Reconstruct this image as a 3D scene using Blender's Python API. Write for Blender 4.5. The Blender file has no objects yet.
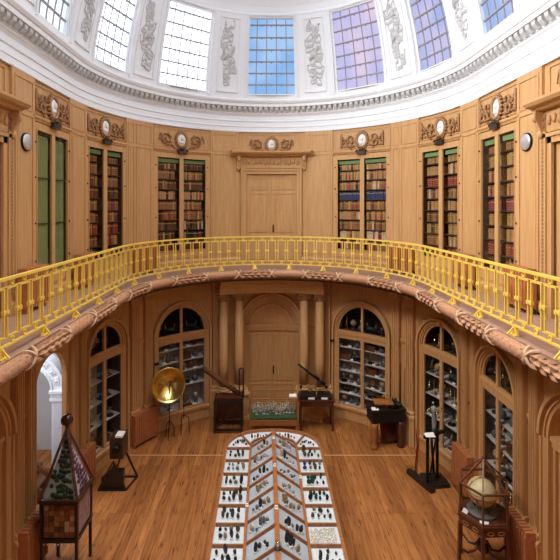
import bpy, bmesh, math, random
from mathutils import Vector, Matrix
from math import sin, cos, pi, sqrt, radians, degrees, atan2
scene = bpy.context.scene
COL = scene.collection
rnd = random.Random(7)

# ---------------------------------------------------------------- camera, world, light, exposure
cam_d = bpy.data.cameras.new('camera'); cam = bpy.data.objects.new('camera', cam_d); COL.objects.link(cam)
cam.location = (-0.2, 0.0, 6.4); cam.rotation_euler = (radians(90), 0, 0)
cam_d.sensor_width = 36.0; cam_d.lens = 36.0 * 440 / 560
cam_d.shift_x = (280 - 265) / 560; cam_d.shift_y = -(280 - 207) / 560
cam_d.clip_start = 0.05; cam_d.clip_end = 100
scene.camera = cam
scene.view_settings.view_transform = 'Standard'; scene.view_settings.look = 'None'
scene.view_settings.gamma = 1; scene.view_settings.use_curve_mapping = False
scene.view_settings.exposure = 0.0
scene.cycles.use_denoising = True
scene.cycles.max_bounces = 8; scene.cycles.diffuse_bounces = 5; scene.cycles.transparent_max_bounces = 12
scene.cycles.caustics_reflective = False; scene.cycles.caustics_refractive = False
w = bpy.data.worlds.new('sky'); scene.world = w; w.use_nodes = True
w.node_tree.nodes['Background'].inputs[0].default_value = (0.62, 0.74, 0.95, 1)
w.node_tree.nodes['Background'].inputs[1].default_value = 1.0
def area(name, loc, to, sx, sy, energy, spread, col=(1, 1, 1)):
    d = bpy.data.lights.new(name, 'AREA'); d.shape = 'RECTANGLE'; d.size = sx; d.size_y = sy; d.energy = energy; d.spread = radians(spread); d.color = col
    o = bpy.data.objects.new(name, d); COL.objects.link(o); o.location = loc
    o.rotation_euler = (Vector(to) - Vector(loc)).to_track_quat('-Z', 'Y').to_euler(); return o
area('daylight_left_window', (-3.7, 6.3, 11.0), (4.4, 8.4, 7.0), 1.2, 2.0, 290, 110, (1, .985, .96))
area('daylight_lantern', (0, 6.6, 13.2), (0, 6.9, 0), 3.6, 9.0, 260, 80, (1, .97, .93))
# brightness of the daylight seen in each dome window (name -> colour a, colour b, strength)
DAY = {'far': ((.27, .50, .88), (.42, .62, .95), .97),
       'r1': ((.56, .56, .92), (.84, .68, .86), .96), 'r2': ((.40, .52, .92), (.66, .62, .92), .95),
       'r3': ((.30, .47, .9), (.5, .62, .95), .95),
       'l1': ((.80, .87, 1.0), (1.0, 1.0, 1.0), 2.8), 'l2': ((.72, .80, 1.0), (1.0, 1.0, 1.0), 3.0),
       'l3': ((.62, .72, .95), (.95, .95, 1.0), 1.6),
       'lmid': ((.94, .97, 1.0), (.97, .99, 1), 14.0), 'lnear': ((.93, .96, 1.0), (.97, .98, 1), 6.0), 'rnear': ((.9, .95, 1.0), (1, 1, 1), .8),
       'near': ((.96, .98, 1), (1, 1, 1), 2.6), 'lantern': ((.92, .96, 1), (.95, .98, 1), 2.8)}

# ---------------------------------------------------------------- the plan: a stadium
R = 4.46; YF = 9.48; YN = 3.10; Q = R * pi / 2; STR = YF - YN; HALF = 2 * Q + STR
def frame(s):
    a = abs(s); sg = 1 if s >= 0 else -1
    if a <= Q: th = a / R; return (R * sin(th) * sg, YF + R * cos(th), th * sg)
    if a <= Q + STR: return (R * sg, YF - (a - Q), pi / 2 * sg)
    th = pi / 2 + (a - Q - STR) / R
    return (R * sin(th) * sg, YN + R * cos(th), th * sg)
def M(s, p, z):
    x, y, th = frame(s)
    return (x - p * sin(th), y - p * cos(th), z)
def s_of_u(u, p):
    k = (R - p) / R; a = abs(u); sg = 1 if u >= 0 else -1; q = Q * k
    if a <= q: return sg * a / k
    if a <= q + STR: return sg * (Q + a - q)
    return sg * (Q + STR + (a - q - STR) / k)
def deg(d): return R * radians(d)
def breaks(s0, s1, step=.16):
    n = max(1, int(math.ceil(abs(s1 - s0) / step))); out = [s0 + (s1 - s0) * i / n for i in range(n + 1)]
    for b in (-Q - STR, -Q, Q, Q + STR):
        if s0 + 1e-4 < b < s1 - 1e-4: out.append(b)
    return sorted(out)

# ---------------------------------------------------------------- materials
MATS = {}
def mat(name, col, rough=.6, metal=0., noise=None, col2=None, scale=(6, 6, .8), emit=None, bump=0., coat=0.):
    if name in MATS: return MATS[name]
    m = bpy.data.materials.new(name); m.use_nodes = True; nt = m.node_tree; b = nt.nodes['Principled BSDF']
    b.inputs['Base Color'].default_value = (*col, 1); b.inputs['Roughness'].default_value = rough
    b.inputs['Metallic'].default_value = metal
    if rough > .4: b.inputs['Specular IOR Level'].default_value = .3
    if coat: b.inputs['Coat Weight'].default_value = coat
    if noise or bump:
        tc = nt.nodes.new('ShaderNodeTexCoord'); mp = nt.nodes.new('ShaderNodeMapping'); mp.inputs['Scale'].default_value = scale
        nz = nt.nodes.new('ShaderNodeTexNoise'); nz.inputs['Scale'].default_value = noise or 3; nz.inputs['Detail'].default_value = 6
        nt.links.new(tc.outputs['Object'], mp.inputs[0]); nt.links.new(mp.outputs[0], nz.inputs['Vector'])
        if noise:
            cr = nt.nodes.new('ShaderNodeValToRGB'); cr.color_ramp.elements[0].position = .32; cr.color_ramp.elements[1].position = .68
            cr.color_ramp.elements[0].color = (*(col2 or [c * .72 for c in col]), 1); cr.color_ramp.elements[1].color = (*col, 1)
            nt.links.new(nz.outputs[0], cr.inputs[0]); nt.links.new(cr.outputs[0], b.inputs['Base Color'])
        if bump:
            bp = nt.nodes.new('ShaderNodeBump'); bp.inputs['Strength'].default_value = bump; bp.inputs['Distance'].default_value = .02
            nt.links.new(nz.outputs[0], bp.inputs['Height']); nt.links.new(bp.outputs[0], b.inputs['Normal'])
    MATS[name] = m; return m
OAK = mat('oak_panelling', (.58, .34, .150), .5, noise=2.2, col2=(.49, .275, .115), scale=(9, 9, .7))
OAKD = mat('carved_oak', (.40, .21, .095), .5, noise=5, col2=(.28, .14, .06), scale=(5, 5, 5))
OAKL = mat('oak_lower', (.62, .345, .145), .5, noise=2.2, col2=(.52, .28, .11), scale=(9, 9, .7))
WHITE = mat('white_plaster', (.82, .85, .89), .7)
WHITEP = mat('white_moulding', (.80, .83, .87), .7)
RELIEF = mat('plaster_relief', (.62, .63, .64), .7, noise=9, col2=(.50, .51, .52), scale=(3, 3, 3))
GOLD = mat('gilded_iron', (.86, .62, .115), .4, .15)
BRASS = mat('polished_brass', (.86, .64, .22), .24, 1.)
DBRASS = mat('aged_brass', (.42, .28, .10), .35, .8)
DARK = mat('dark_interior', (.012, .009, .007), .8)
PAPER = mat('grey_paper_lining', (.50, .50, .52), .8, noise=3, col2=(.42, .42, .44), scale=(3, 3, 3))
PAPERD = mat('dark_paper_lining', (.12, .115, .12), .8, noise=3, col2=(.06, .055, .055), scale=(4, 4, 4))
SHELFW = mat('white_shelf', (.62, .60, .56), .6)
SHELFB = mat('dark_shelf', (.07, .04, .024), .6)
CARD = mat('white_card', (.82, .80, .76), .7)
LINW = mat('white_case_lining', (.70, .72, .75), .8, noise=2, col2=(.62, .64, .67), scale=(4, 4, 4))
LINB = mat('blue_grey_case_lining', (.40, .44, .48), .8, noise=2, col2=(.34, .37, .41), scale=(4, 4, 4))
MAHOG = mat('mahogany', (.10, .028, .014), .28, noise=4, col2=(.055, .016, .009), scale=(6, 6, 1.2), coat=.3)
CASEW = mat('case_rail_wood', (.38, .14, .04), .35, noise=4, col2=(.27, .095, .028), scale=(3, 3, 3))
EBONY = mat('ebonised_wood', (.014, .011, .010), .3)
IRON = mat('black_iron', (.012, .012, .013), .45, .4)
TERRA = mat('terracotta_paint', (.50, .185, .07), .5, noise=3, col2=(.42, .145, .055), scale=(3, 3, 3))
GREENF = mat('green_curtain', (.20, .265, .095), .85, noise=9, col2=(.165, .22, .08), scale=(8, 8, .5))
GREENB = mat('green_blind', (.20, .34, .14), .8)
WALNUT = mat('walnut', (.16, .06, .026), .35, noise=4, col2=(.10, .035, .015), scale=(6, 6, 1.5))
ORWOOD = mat('orange_wood', (.40, .15, .04), .35, noise=4, col2=(.28, .10, .03), scale=(4, 4, 1))
SILVER = mat('silvered_metal', (.62, .62, .64), .3, .6)
MARBLE = mat('white_marble', (.80, .78, .75), .5)
GFLOOR = mat('gallery_boards', (.37, .235, .175), .55, noise=3, col2=(.30, .18, .13), scale=(3, 3, 3))
GARL = mat('garland_oak', (.50, .27, .155), .5, noise=7, col2=(.34, .17, .09), scale=(4, 4, 4))
RIBBON = mat('garland_ribbon', (.56, .36, .23), .5)
BRONZE = mat('bronze_cartouche', (.06, .035, .02), .4, .5)
GREENG = mat('green_ground', (.07, .13, .05), .9, noise=9, col2=(.04, .08, .03), scale=(3, 3, 3))

def glass(name, tint=(1, 1, 1), refl=.05):
    if name in MATS: return MATS[name]
    m = bpy.data.materials.new(name); m.use_nodes = True; nt = m.node_tree; nt.nodes.remove(nt.nodes['Principled BSDF'])
    t = nt.nodes.new('ShaderNodeBsdfTransparent'); t.inputs[0].default_value = (*tint, 1)
    g = nt.nodes.new('ShaderNodeBsdfGlossy'); g.inputs['Roughness'].default_value = .03
    lw = nt.nodes.new('ShaderNodeLayerWeight'); lw.inputs[0].default_value = .12
    mx = nt.nodes.new('ShaderNodeMixShader'); sc = nt.nodes.new('ShaderNodeMath'); sc.operation = 'MULTIPLY_ADD'
    sc.inputs[1].default_value = .12; sc.inputs[2].default_value = refl
    nt.links.new(lw.outputs['Fresnel'], sc.inputs[0]); nt.links.new(sc.outputs[0], mx.inputs[0])
    nt.links.new(t.outputs[0], mx.inputs[1]); nt.links.new(g.outputs[0], mx.inputs[2])
    nt.links.new(mx.outputs[0], nt.nodes['Material Output'].inputs[0]); MATS[name] = m; return m
GLASS = glass('clear_glass', (.97, .98, .98), .015)
GLASSC = glass('cabinet_glass', (.96, .96, .96), .006)

def daylight(key):
    n = 'daylit_glass_' + key
    if n in MATS: return MATS[n]
    ca, cb, st = DAY[key]
    m = bpy.data.materials.new(n); m.use_nodes = True; nt = m.node_tree; nt.nodes.remove(nt.nodes['Principled BSDF'])
    e = nt.nodes.new('ShaderNodeEmission'); e.inputs[1].default_value = st
    tc = nt.nodes.new('ShaderNodeTexCoord'); nz = nt.nodes.new('ShaderNodeTexNoise'); nz.inputs['Scale'].default_value = .9; nz.inputs['Detail'].default_value = 2
    cr = nt.nodes.new('ShaderNodeValToRGB'); cr.color_ramp.elements[0].position = .38; cr.color_ramp.elements[1].position = .62
    cr.color_ramp.elements[0].color = (*ca, 1); cr.color_ramp.elements[1].color = (*cb, 1)
    nt.links.new(tc.outputs['Object'], nz.inputs['Vector']); nt.links.new(nz.outputs[0], cr.inputs[0]); nt.links.new(cr.outputs[0], e.inputs[0])
    nt.links.new(e.outputs[0], nt.nodes['Material Output'].inputs[0]); MATS[n] = m; return m

def floor_mat():
    m = bpy.data.materials.new('pine_floorboards'); m.use_nodes = True; nt = m.node_tree; b = nt.nodes['Principled BSDF']; L = nt.links.new
    tc = nt.nodes.new('ShaderNodeTexCoord'); mp = nt.nodes.new('ShaderNodeMapping'); mp.inputs['Rotation'].default_value = (0, 0, pi / 2)
    L(tc.outputs['Object'], mp.inputs[0])
    br = nt.nodes.new('ShaderNodeTexBrick'); br.inputs['Scale'].default_value = 1; br.inputs['Brick Width'].default_value = 4.6; br.inputs['Row Height'].default_value = .165
    br.inputs['Mortar Size'].default_value = .004; br.inputs['Mortar Smooth'].default_value = .3; br.offset = .37; br.inputs['Bias'].default_value = -.1
    br.inputs['Color1'].default_value = (.45, .185, .055, 1); br.inputs['Color2'].default_value = (.27, .098, .027, 1); br.inputs['Mortar'].default_value = (.13, .045, .015, 1)
    L(mp.outputs[0], br.inputs[0])
    m2 = nt.nodes.new('ShaderNodeMapping'); m2.inputs['Scale'].default_value = (14, .9, 1); L(tc.outputs['Object'], m2.inputs[0])
    nz = nt.nodes.new('ShaderNodeTexNoise'); nz.inputs['Scale'].default_value = 1.6; nz.inputs['Detail'].default_value = 8; L(m2.outputs[0], nz.inputs['Vector'])
    cr = nt.nodes.new('ShaderNodeValToRGB'); cr.color_ramp.elements[0].position = .3; cr.color_ramp.elements[0].color = (.62, .55, .5, 1)
    cr.color_ramp.elements[1].position = .7; cr.color_ramp.elements[1].color = (1.15, 1.12, 1.1, 1); L(nz.outputs[0], cr.inputs[0])
    mx = nt.nodes.new('ShaderNodeMix'); mx.data_type = 'RGBA'; mx.blend_type = 'MULTIPLY'; mx.inputs[0].default_value = 1
    L(br.outputs[0], mx.inputs[6]); L(cr.outputs[0], mx.inputs[7])
    m3 = nt.nodes.new('ShaderNodeMapping'); m3.inputs['Scale'].default_value = (26, 3.2, 1); L(tc.outputs['Object'], m3.inputs[0])
    n2 = nt.nodes.new('ShaderNodeTexNoise'); n2.inputs['Scale'].default_value = 1; n2.inputs['Detail'].default_value = 3; L(m3.outputs[0], n2.inputs['Vector'])
    c2 = nt.nodes.new('ShaderNodeValToRGB'); c2.color_ramp.elements[0].position = .30; c2.color_ramp.elements[0].color = (.25, .16, .12, 1)
    c2.color_ramp.elements[1].position = .40; c2.color_ramp.elements[1].color = (1, 1, 1, 1); L(n2.outputs[0], c2.inputs[0])
    my = nt.nodes.new('ShaderNodeMix'); my.data_type = 'RGBA'; my.blend_type = 'MULTIPLY'; my.inputs[0].default_value = .95
    L(mx.outputs[2], my.inputs[6]); L(c2.outputs[0], my.inputs[7]); L(my.outputs[2], b.inputs['Base Color'])
    b.inputs['Roughness'].default_value = .5; b.inputs['Specular IOR Level'].default_value = .3
    MATS['floor'] = m; return m
FLOOR = floor_mat()

# ---------------------------------------------------------------- mesh builder
class MB:
    def __init__(self, xf=None): self.v = []; self.f = []; self.m = []; self.s = []; self.xf = xf
    def P(self, p): self.v.append(tuple(self.xf(*p)) if self.xf else tuple(p)); return len(self.v) - 1
    def face(self, idx, m=0, s=False): self.f.append(idx); self.m.append(m); self.s.append(s)
    def quad(self, pts, m=0): self.face([self.P(p) for p in pts], m)
    def box(self, x0, x1, y0, y1, z0, z1, m=0):
        xs = breaks(x0, x1) if self.xf is M else [x0, x1]
        rows = [[self.P((x, y, z)) for (y, z) in ((y0, z0), (y1, z0), (y1, z1), (y0, z1))] for x in xs]
        for a, b in zip(rows, rows[1:]):
            for i in range(4): self.face([a[i], b[i], b[(i + 1) % 4], a[(i + 1) % 4]], m)
        self.face(rows[0][::-1], m); self.face(rows[-1], m)
    def prof(self, x0, x1, pts, m=0, s=False, closed=True):      # profile (p,z) swept along s
        xs = breaks(x0, x1); rows = [[self.P((x, y, z)) for (y, z) in pts] for x in xs]; n = len(pts)
        for a, b in zip(rows, rows[1:]):
            for i in range(n if closed else n - 1): self.face([a[i], b[i], b[(i + 1) % n], a[(i + 1) % n]], m, s)
        if closed: self.face(rows[0][::-1], m); self.face(rows[-1], m)
    def rectframe(self, s0, s1, z0, z1, w, p0, p1, m=0):
        self.box(s0, s0 + w, p0, p1, z0, z1, m); self.box(s1 - w, s1, p0, p1, z0, z1, m)
        self.box(s0 + w, s1 - w, p0, p1, z0, z0 + w, m); self.box(s0 + w, s1 - w, p0, p1, z1 - w, z1, m)
    def arch(self, sc, zc, r0, r1, p0, p1, m=0, a0=0., a1=pi, n=20):
        rows = []
        for i in range(n + 1):
            a = a0 + (a1 - a0) * i / n
            rows.append([self.P((sc + r * cos(a), p, zc + r * sin(a))) for (r, p) in ((r0, p0), (r1, p0), (r1, p1), (r0, p1))])
        for a, b in zip(rows, rows[1:]):
            for i in range(4): self.face([a[i], b[i], b[(i + 1) % 4], a[(i + 1) % 4]], m)
        if a1 - a0 < 2 * pi - .01: self.face(rows[0][::-1], m); self.face(rows[-1], m)
    def tube(self, pts, r, n=6, m=0, closed=False):
        pts = [Vector(p) for p in pts]; k = len(pts); rr = r if isinstance(r, (list, tuple)) else [r] * k; rings = []
        up = Vector((0, 0, 1)); prev = None
        for i, p in enumerate(pts):
            a = pts[(i - 1) % k] if (closed or i > 0) else p; b = pts[(i + 1) % k] if (closed or i < k - 1) else p
            t = (b - a).normalized() if (b - a).length > 1e-9 else Vector((1, 0, 0))
            if prev is None:
                u = t.cross(up if abs(t.z) < .95 else Vector((1, 0, 0))).normalized()
            else:
                u = (prev - t * prev.dot(t)); u = u.normalized() if u.length > 1e-6 else prev
            prev = u; w_ = t.cross(u)
            rings.append([self.P(p + (u * cos(2 * pi * j / n) + w_ * sin(2 * pi * j / n)) * rr[i]) for j in range(n)])
        prs = list(zip(rings, rings[1:])) + ([(rings[-1], rings[0])] if closed else [])
        for a, b in prs:
            for j in range(n): self.face([a[j], a[(j + 1) % n], b[(j + 1) % n], b[j]], m, n > 4)
        if not closed: self.face(rings[0][::-1], m); self.face(rings[-1], m)
    def beam(self, a, b, w, h=None, m=0):
        h = h or w; a = Vector(a); b = Vector(b); t = (b - a).normalized()
        u = t.cross(Vector((0, 0, 1)) if abs(t.z) < .97 else Vector((0, 1, 0))).normalized(); v = u.cross(t)
        r = [[self.P(q + u * sx * w / 2 + v * sy * h / 2) for sx, sy in ((-1, -1), (1, -1), (1, 1), (-1, 1))] for q in (a, b)]
        for i in range(4): self.face([r[0][i], r[0][(i + 1) % 4], r[1][(i + 1) % 4], r[1][i]], m)
        self.face(r[0][::-1], m); self.face(r[1], m)
    def lathe(self, prof, c=(0, 0), n=16, m=0, s=True, a0=0.):
        rings = [[self.P((c[0] + r * cos(a0 + 2 * pi * j / n), c[1] + r * sin(a0 + 2 * pi * j / n), z)) for j in range(n)] for r, z in prof]
        for a, b in zip(rings, rings[1:]):
            for j in range(n): self.face([a[j], a[(j + 1) % n], b[(j + 1) % n], b[j]], m, s)
        self.face(rings[0][::-1], m); self.face(rings[-1], m)
    def ball(self, c, r, n=10, m=0):
        r = r if isinstance(r, (tuple, list)) else (r, r, r); k = max(4, n // 2)
        top = self.P((c[0], c[1], c[2] + r[2])); bot = self.P((c[0], c[1], c[2] - r[2]))
        rings = [[self.P((c[0] + r[0] * sin(pi * i / k) * cos(2 * pi * j / n), c[1] + r[1] * sin(pi * i / k) * sin(2 * pi * j / n), c[2] + r[2] * cos(pi * i / k))) for j in range(n)] for i in range(1, k)]
        for j in range(n):
            self.face([top, rings[0][j], rings[0][(j + 1) % n]], m, True); self.face([bot, rings[-1][(j + 1) % n], rings[-1][j]], m, True)
        for a, b in zip(rings, rings[1:]):
            for j in range(n): self.face([a[j], a[(j + 1) % n], b[(j + 1) % n], b[j]], m, True)
    def prism(self, poly, z0, z1, m=0):
        a = [self.P((x, y, z0)) for x, y in poly]; b = [self.P((x, y, z1)) for x, y in poly]; n = len(poly)
        for i in range(n): self.face([a[i], a[(i + 1) % n], b[(i + 1) % n], b[i]], m)
        self.face(a[::-1], m); self.face(b, m)
    def mesh(self, name, mats, inv=None):
        me = bpy.data.meshes.new(name)
        vs = [tuple(inv @ Vector(v)) for v in self.v] if inv else self.v
        me.from_pydata(vs, [], self.f)
        for mt in (mats if isinstance(mats, (list, tuple)) else [mats]): me.materials.append(mt)
        me.polygons.foreach_set('material_index', self.m); me.polygons.foreach_set('use_smooth', self.s)
        bm = bmesh.new(); bm.from_mesh(me); bmesh.ops.recalc_face_normals(bm, faces=bm.faces); bm.to_mesh(me); bm.free()
        me.update(); return me
    def build(self, name, mats, parent=None, world=False):
        inv = None
        if parent is not None and world:
            r = parent
            while r.parent is not None: r = r.parent
            inv = MW[r.name].inverted()
        o = bpy.data.objects.new(name, self.mesh(name, mats, inv)); COL.objects.link(o)
        if parent is not None: o.parent = parent
        return o
MW = {}
def tag(o, label=None, cat=None, group=None, kind=None):
    if label:
        o['label'] = label; n_ = len(label.split())
        if n_ > 16 or n_ < 4: print('LABEL', n_, label)
    if cat: o['category'] = cat
    if group: o['group'] = group
    if kind: o['kind'] = kind
    return o
def thing(name, label, cat, loc=(0, 0, 0), rz=0., group=None):
    o = bpy.data.objects.new(name, None); COL.objects.link(o); o.location = loc; o.rotation_euler = (0, 0, rz); o.empty_display_size = .1
    MW[o.name] = Matrix.Translation(loc) @ Matrix.Rotation(rz, 4, 'Z'); MW.setdefault(o.name, None)
    return tag(o, label, cat, group)
def wthing(name, label, cat, s, p, z, group=None):
    x, y, th = frame(s); return thing(name, label, cat, M(s, p, z), -th, group)
def struct(mb, name, mats, parent=None):
    o = mb.build(name, mats, parent)
    if parent is None: o['kind'] = 'structure'
    return o
def dup(src, loc, rz, label=None, group=None, sc=None):
    def cp(o, par):
        c = o.copy(); COL.objects.link(c)
        if par is not None: c.parent = par
        for ch in o.children: cp(ch, c)
        return c
    c = cp(src, None); c.location = loc; c.rotation_euler = (0, 0, rz)
    if sc: c.scale = sc
    if label: c['label'] = label
    if group: c['group'] = group
    return c

# ================================================================ THE SETTING
C1, C2, C3, C4 = deg(37.1), deg(70.6), 7.706, 10.196
# opening = (centre, half width, bottom, top, arched, depth)
LOW = [(0, .86, 0, 3.5, True, .14)] + [(sg * c, w_, .38, 3.46, True, .02) for sg in (-1, 1) for c, w_ in ((C1, .79), (C2, .63))]
LOW += [(C3, .63, .38, 3.46, True, .02), (-C3, .66, 0, 3.46, True, .10), (C4, .86, 0, 3.5, True, .14), (-C4, .86, 0, 3.5, True, .14)]
UPP = [(0, .80, 4.6, 7.44, False, .10)] + [(sg * c, w_, 5.12, 7.84, False, .02) for sg in (-1, 1) for c, w_ in ((C1, .79), (C2, .64), (C3, .64))]
UPP += [(C4, .80, 4.6, 7.44, False, .10), (-C4, .80, 4.6, 7.44, False, .10)]

def wall(name, s0, s1, z0, z1, ops, m):
    b = MB(M); cur = s0
    def plain(a, c, za=z0, zb=z1):
        xs = breaks(a, c)
        for x0, x1 in zip(xs, xs[1:]): b.quad([(x0, 0, za), (x1, 0, za), (x1, 0, zb), (x0, 0, zb)])
    for (c, hw, zb, zt, ar, dp) in sorted(o for o in ops if s0 < o[0] < s1):
        plain(cur, c - hw); cur = c + hw
        if zb > z0: plain(c - hw, c + hw, z0, zb); b.quad([(c - hw, 0, zb), (c + hw, 0, zb), (c + hw, -dp, zb), (c - hw, -dp, zb)])
        n = 20; top = []
        for i in range(n + 1):
            a = pi - pi * i / n; x = c + hw * cos(a) if ar else c - hw + 2 * hw * i / n
            top.append((x, zt - hw + hw * sin(a) if ar else zt))
        for (x0, a0), (x1, a1) in zip(top, top[1:]):
            b.quad([(x0, 0, a0), (x1, 0, a1), (x1, 0, z1), (x0, 0, z1)]); b.quad([(x0, 0, a0), (x1, 0, a1), (x1, -dp, a1), (x0, -dp, a0)])
        sp = top[0][1]
        for x in (c - hw, c + hw): b.quad([(x, 0, zb), (x, -dp, zb), (x, -dp, sp), (x, 0, sp)])
    plain(cur, s1)
    return struct(b, name, m)
SPL = 6.62
for (nm, a, c) in (('wall_far', -SPL, SPL), ('wall_right', SPL, 13.6), ('wall_left', -13.6, -SPL)):
    wall(nm + '_lower', a, c, 0, 4.3, LOW, OAKL); wall(nm + '_upper', a, c, 4.6, 8.76, UPP, OAK)
b = MB(M)
for sg in (-1, 1):
    xs = breaks(13.6, HALF)
    for x0, x1 in zip(xs, xs[1:]): b.quad([(sg * x0, 0, 0), (sg * x1, 0, 0), (sg * x1, 0, 8.76), (sg * x0, 0, 8.76)])
struct(b, 'wall_near', OAK)
# floor
b = MB(); n = 160
b.face([b.P(M(-HALF + 2 * HALF * i / n, -.5, 0)) for i in range(n)]); struct(b, 'floor', FLOOR)
b = MB(); b.box(-3.72, 3.72, 11.33, 11.36, .0, .004); struct(b, 'trim_1', mat('floor_joint_strip', (.62, .36, .17), .4))
# gallery floor slab
b = MB(M); b.prof(-HALF, HALF, [(-.02, 4.3), (1.1, 4.3), (1.22, 4.42), (1.24, 4.6), (-.02, 4.6)]); struct(b, 'floor_gallery', GFLOOR)
# soffit boards and bed moulding, shade below the gallery put into their colour
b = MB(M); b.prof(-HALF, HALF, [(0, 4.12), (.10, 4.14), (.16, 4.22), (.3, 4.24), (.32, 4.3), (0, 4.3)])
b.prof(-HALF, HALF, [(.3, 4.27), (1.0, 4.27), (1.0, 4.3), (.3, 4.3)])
b.prof(-HALF, HALF, [(.95, 4.26), (1.12, 4.26), (1.14, 4.3), (.95, 4.3)]); struct(b, 'trim_2', mat('shade_dark_soffit', (.13, .065, .03), .6))
# lower wall dado, impost band
b = MB(M)
def gaps(ops, a, c, pad):
    cur = a; out = []
    for o in sorted(o for o in ops if a < o[0] < c): out.append((cur, o[0] - o[1] - pad)); cur = o[0] + o[1] + pad
    out.append((cur, c)); return [g for g in out if g[1] - g[0] > .05]
for g in gaps(LOW, -13.6, 13.6, .17):
    b.prof(g[0], g[1], [(0, 0), (.055, 0), (.055, .72), (.075, .74), (.075, .8), (.03, .84), (0, .84)])
    b.prof(g[0], g[1], [(0, 2.66), (.03, 2.66), (.05, 2.72), (.05, 2.76), (0, 2.78)])
struct(b, 'trim_3', OAKL)
# lower pilasters
TN = [4]
def pilaster(s, wd=.25, z1=4.12):
    b = MB(M); h = wd / 2
    b.box(s - h - .05, s + h + .05, 0, .13, 0, .72); b.prof(s - h - .06, s + h + .06, [(0, .72), (.15, .72), (.15, .79), (.11, .84), (0, .84)])
    b.prof(s - h - .03, s + h + .03, [(0, .84), (.13, .84), (.13, .89), (.09, .95), (0, .95)])
    b.box(s - h, s + h, 0, .11, .95, 3.82)
    for k in range(4):
        x = s - h + wd * (k + .5) / 4; b.box(x - .014, x + .014, .11, .132, 1.05, 3.7)
    b.prof(s - h - .02, s + h + .02, [(0, 3.8), (.1, 3.8), (.1, 3.84), (0, 3.84)])
    b.prof(s - h - .01, s + h + .01, [(0, 3.84), (.09, 3.84), (.15, 4.02), (0, 4.02)])
    for sg in (-1, 1):
        b.tube([(s + sg * (h + .01) + .05 * cos(a) * sg, .12, 3.95 + .05 * sin(a)) for a in [i * pi / 4 for i in range(8)]], .02, 5, closed=True)
    b.box(s - h - .06, s + h + .06, 0, .17, 4.03, z1); TN[0] += 1
    struct(b, 'trim_%d' % TN[0], OAKL)
for sg in (-1, 1):
    for d in (51.5, 57.6): pilaster(sg * deg(d))
    pilaster(sg * deg(23.3), .16)
    pilaster(sg * 6.48, .20); pilaster(sg * 6.84, .18); pilaster(sg * 8.62, .22); pilaster(sg * 9.02, .22)
    pilaster(sg * 11.4, .22)
# central entablature over the columns, with columns on pedestals
b = MB(M); b.prof(-1.83, 1.83, [(0, 3.80), (.62, 3.80), (.62, 3.93), (.65, 3.94), (.65, 4.06), (.70, 4.08), (.73, 4.18), (.78, 4.22), (.78, 4.29), (0, 4.30)])
struct(b, 'trim_40', OAKL)
for sg in (-1, 1):
    b = MB(M); b.box(sg * 1.29 - .47, sg * 1.29 + .47, 0, .60, 0, .72); b.box(sg * 1.29 - .50, sg * 1.29 + .50, 0, .63, 0, .1)
    b.prof(sg * 1.29 - .5, sg * 1.29 + .5, [(0, .72), (.64, .72), (.64, .78), (.61, .8), (0, .8)])
    b.rectframe(sg * 1.29 - .38, sg * 1.29 + .38, .18, .64, .03, .60, .615); struct(b, 'trim_%d' % (41 + (sg > 0)), OAKL)
    for q, s in enumerate((1.04, 1.55)):
        x, y, z = M(sg * s * 1.05, .39, .8)
        side = 'left' if sg < 0 else 'right'
        t = thing('ionic_column', 'smooth oak column, %s one of the pair %s of the arched door' % (('inner', 'outer')[q], side), 'column', (x, y, .8))
        b = MB(); b.box(-.19, .19, -.19, .19, 0, .06); b.lathe([(.185, .06), (.195, .09), (.185, .12), (.155, .13), (.15, .15), (.165, .17), (.155, .2)], n=20); b.build('base', OAKL, t)
        b = MB(); b.lathe([(.142, .2), (.14, .9), (.118, 2.76)], n=20); b.build('shaft', OAKL, t)
        b = MB(); b.lathe([(.118, 2.76), (.135, 2.78), (.118, 2.8), (.12, 2.84), (.16, 2.88), (.15, 2.92)], n=20); b.box(-.18, .18, -.18, .18, 2.93, 3.0)
        for ax in (-1, 1):
            for ay in (-1, 1):
                b.tube([(ax * .13 + .055 * cos(a) * .7, ay * .14 + .055 * cos(a) * .5 * ay * ax, 2.87 + .055 * sin(a)) for a in [i * pi / 4 for i in range(8)]], .02, 5, closed=True)
        b.build('capital', OAKD, t)
# upper wall piers, skirting, frieze line
b = MB(M)
PIERS = [(13.6, 25.1), (49.1, 61.0)]
prs = [(deg(a), deg(c)) for a, c in PIERS] + [(deg(80.0), 6.98), (8.43, 9.16), (11.3, 12.3)]
for sg in (-1, 1):
    for a, c in prs:
        x0, x1 = sorted((sg * a, sg * c)); b.box(x0, x1, 0, .05, 4.6, 8.76)
        w_ = x1 - x0
        if w_ < .9: cells = [(x0 + .07, x1 - .07)]
        else: cells = [(x0 + .05, x0 + w_ * .30), (x0 + w_ * .36, x1 - .06)]
        for u0, u1 in cells:
            b.rectframe(u0, u1, 4.95, 8.05, .035, .05, .068); b.rectframe(u0, u1, 8.12, 8.66, .03, .05, .064)
            b.box(u0 + .09, u1 - .09, .05, .056, 5.04, 7.96)
    for (c, hw, zb, zt, ar, dp) in UPP:
        if c * sg > 0 or (c == 0 and sg > 0):
            if zb > 4.7: b.prof(c - hw - .14, c + hw + .14, [(0, 7.99), (.035, 7.99), (.05, 8.03), (.07, 8.05), (.07, 8.09), (0, 8.1)])
            b.rectframe(c - hw - .11, c + hw + .11, 8.14, 8.70, .03, 0, .02)
for g in gaps([o for o in UPP if o[2] < 4.7], -12.3, 12.3, .17):
    b.prof(g[0], g[1], [(0, 4.6), (.09, 4.6), (.09, 4.78), (.06, 4.83), (0, 4.83)])
struct(b, 'trim_43', OAK)
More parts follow.
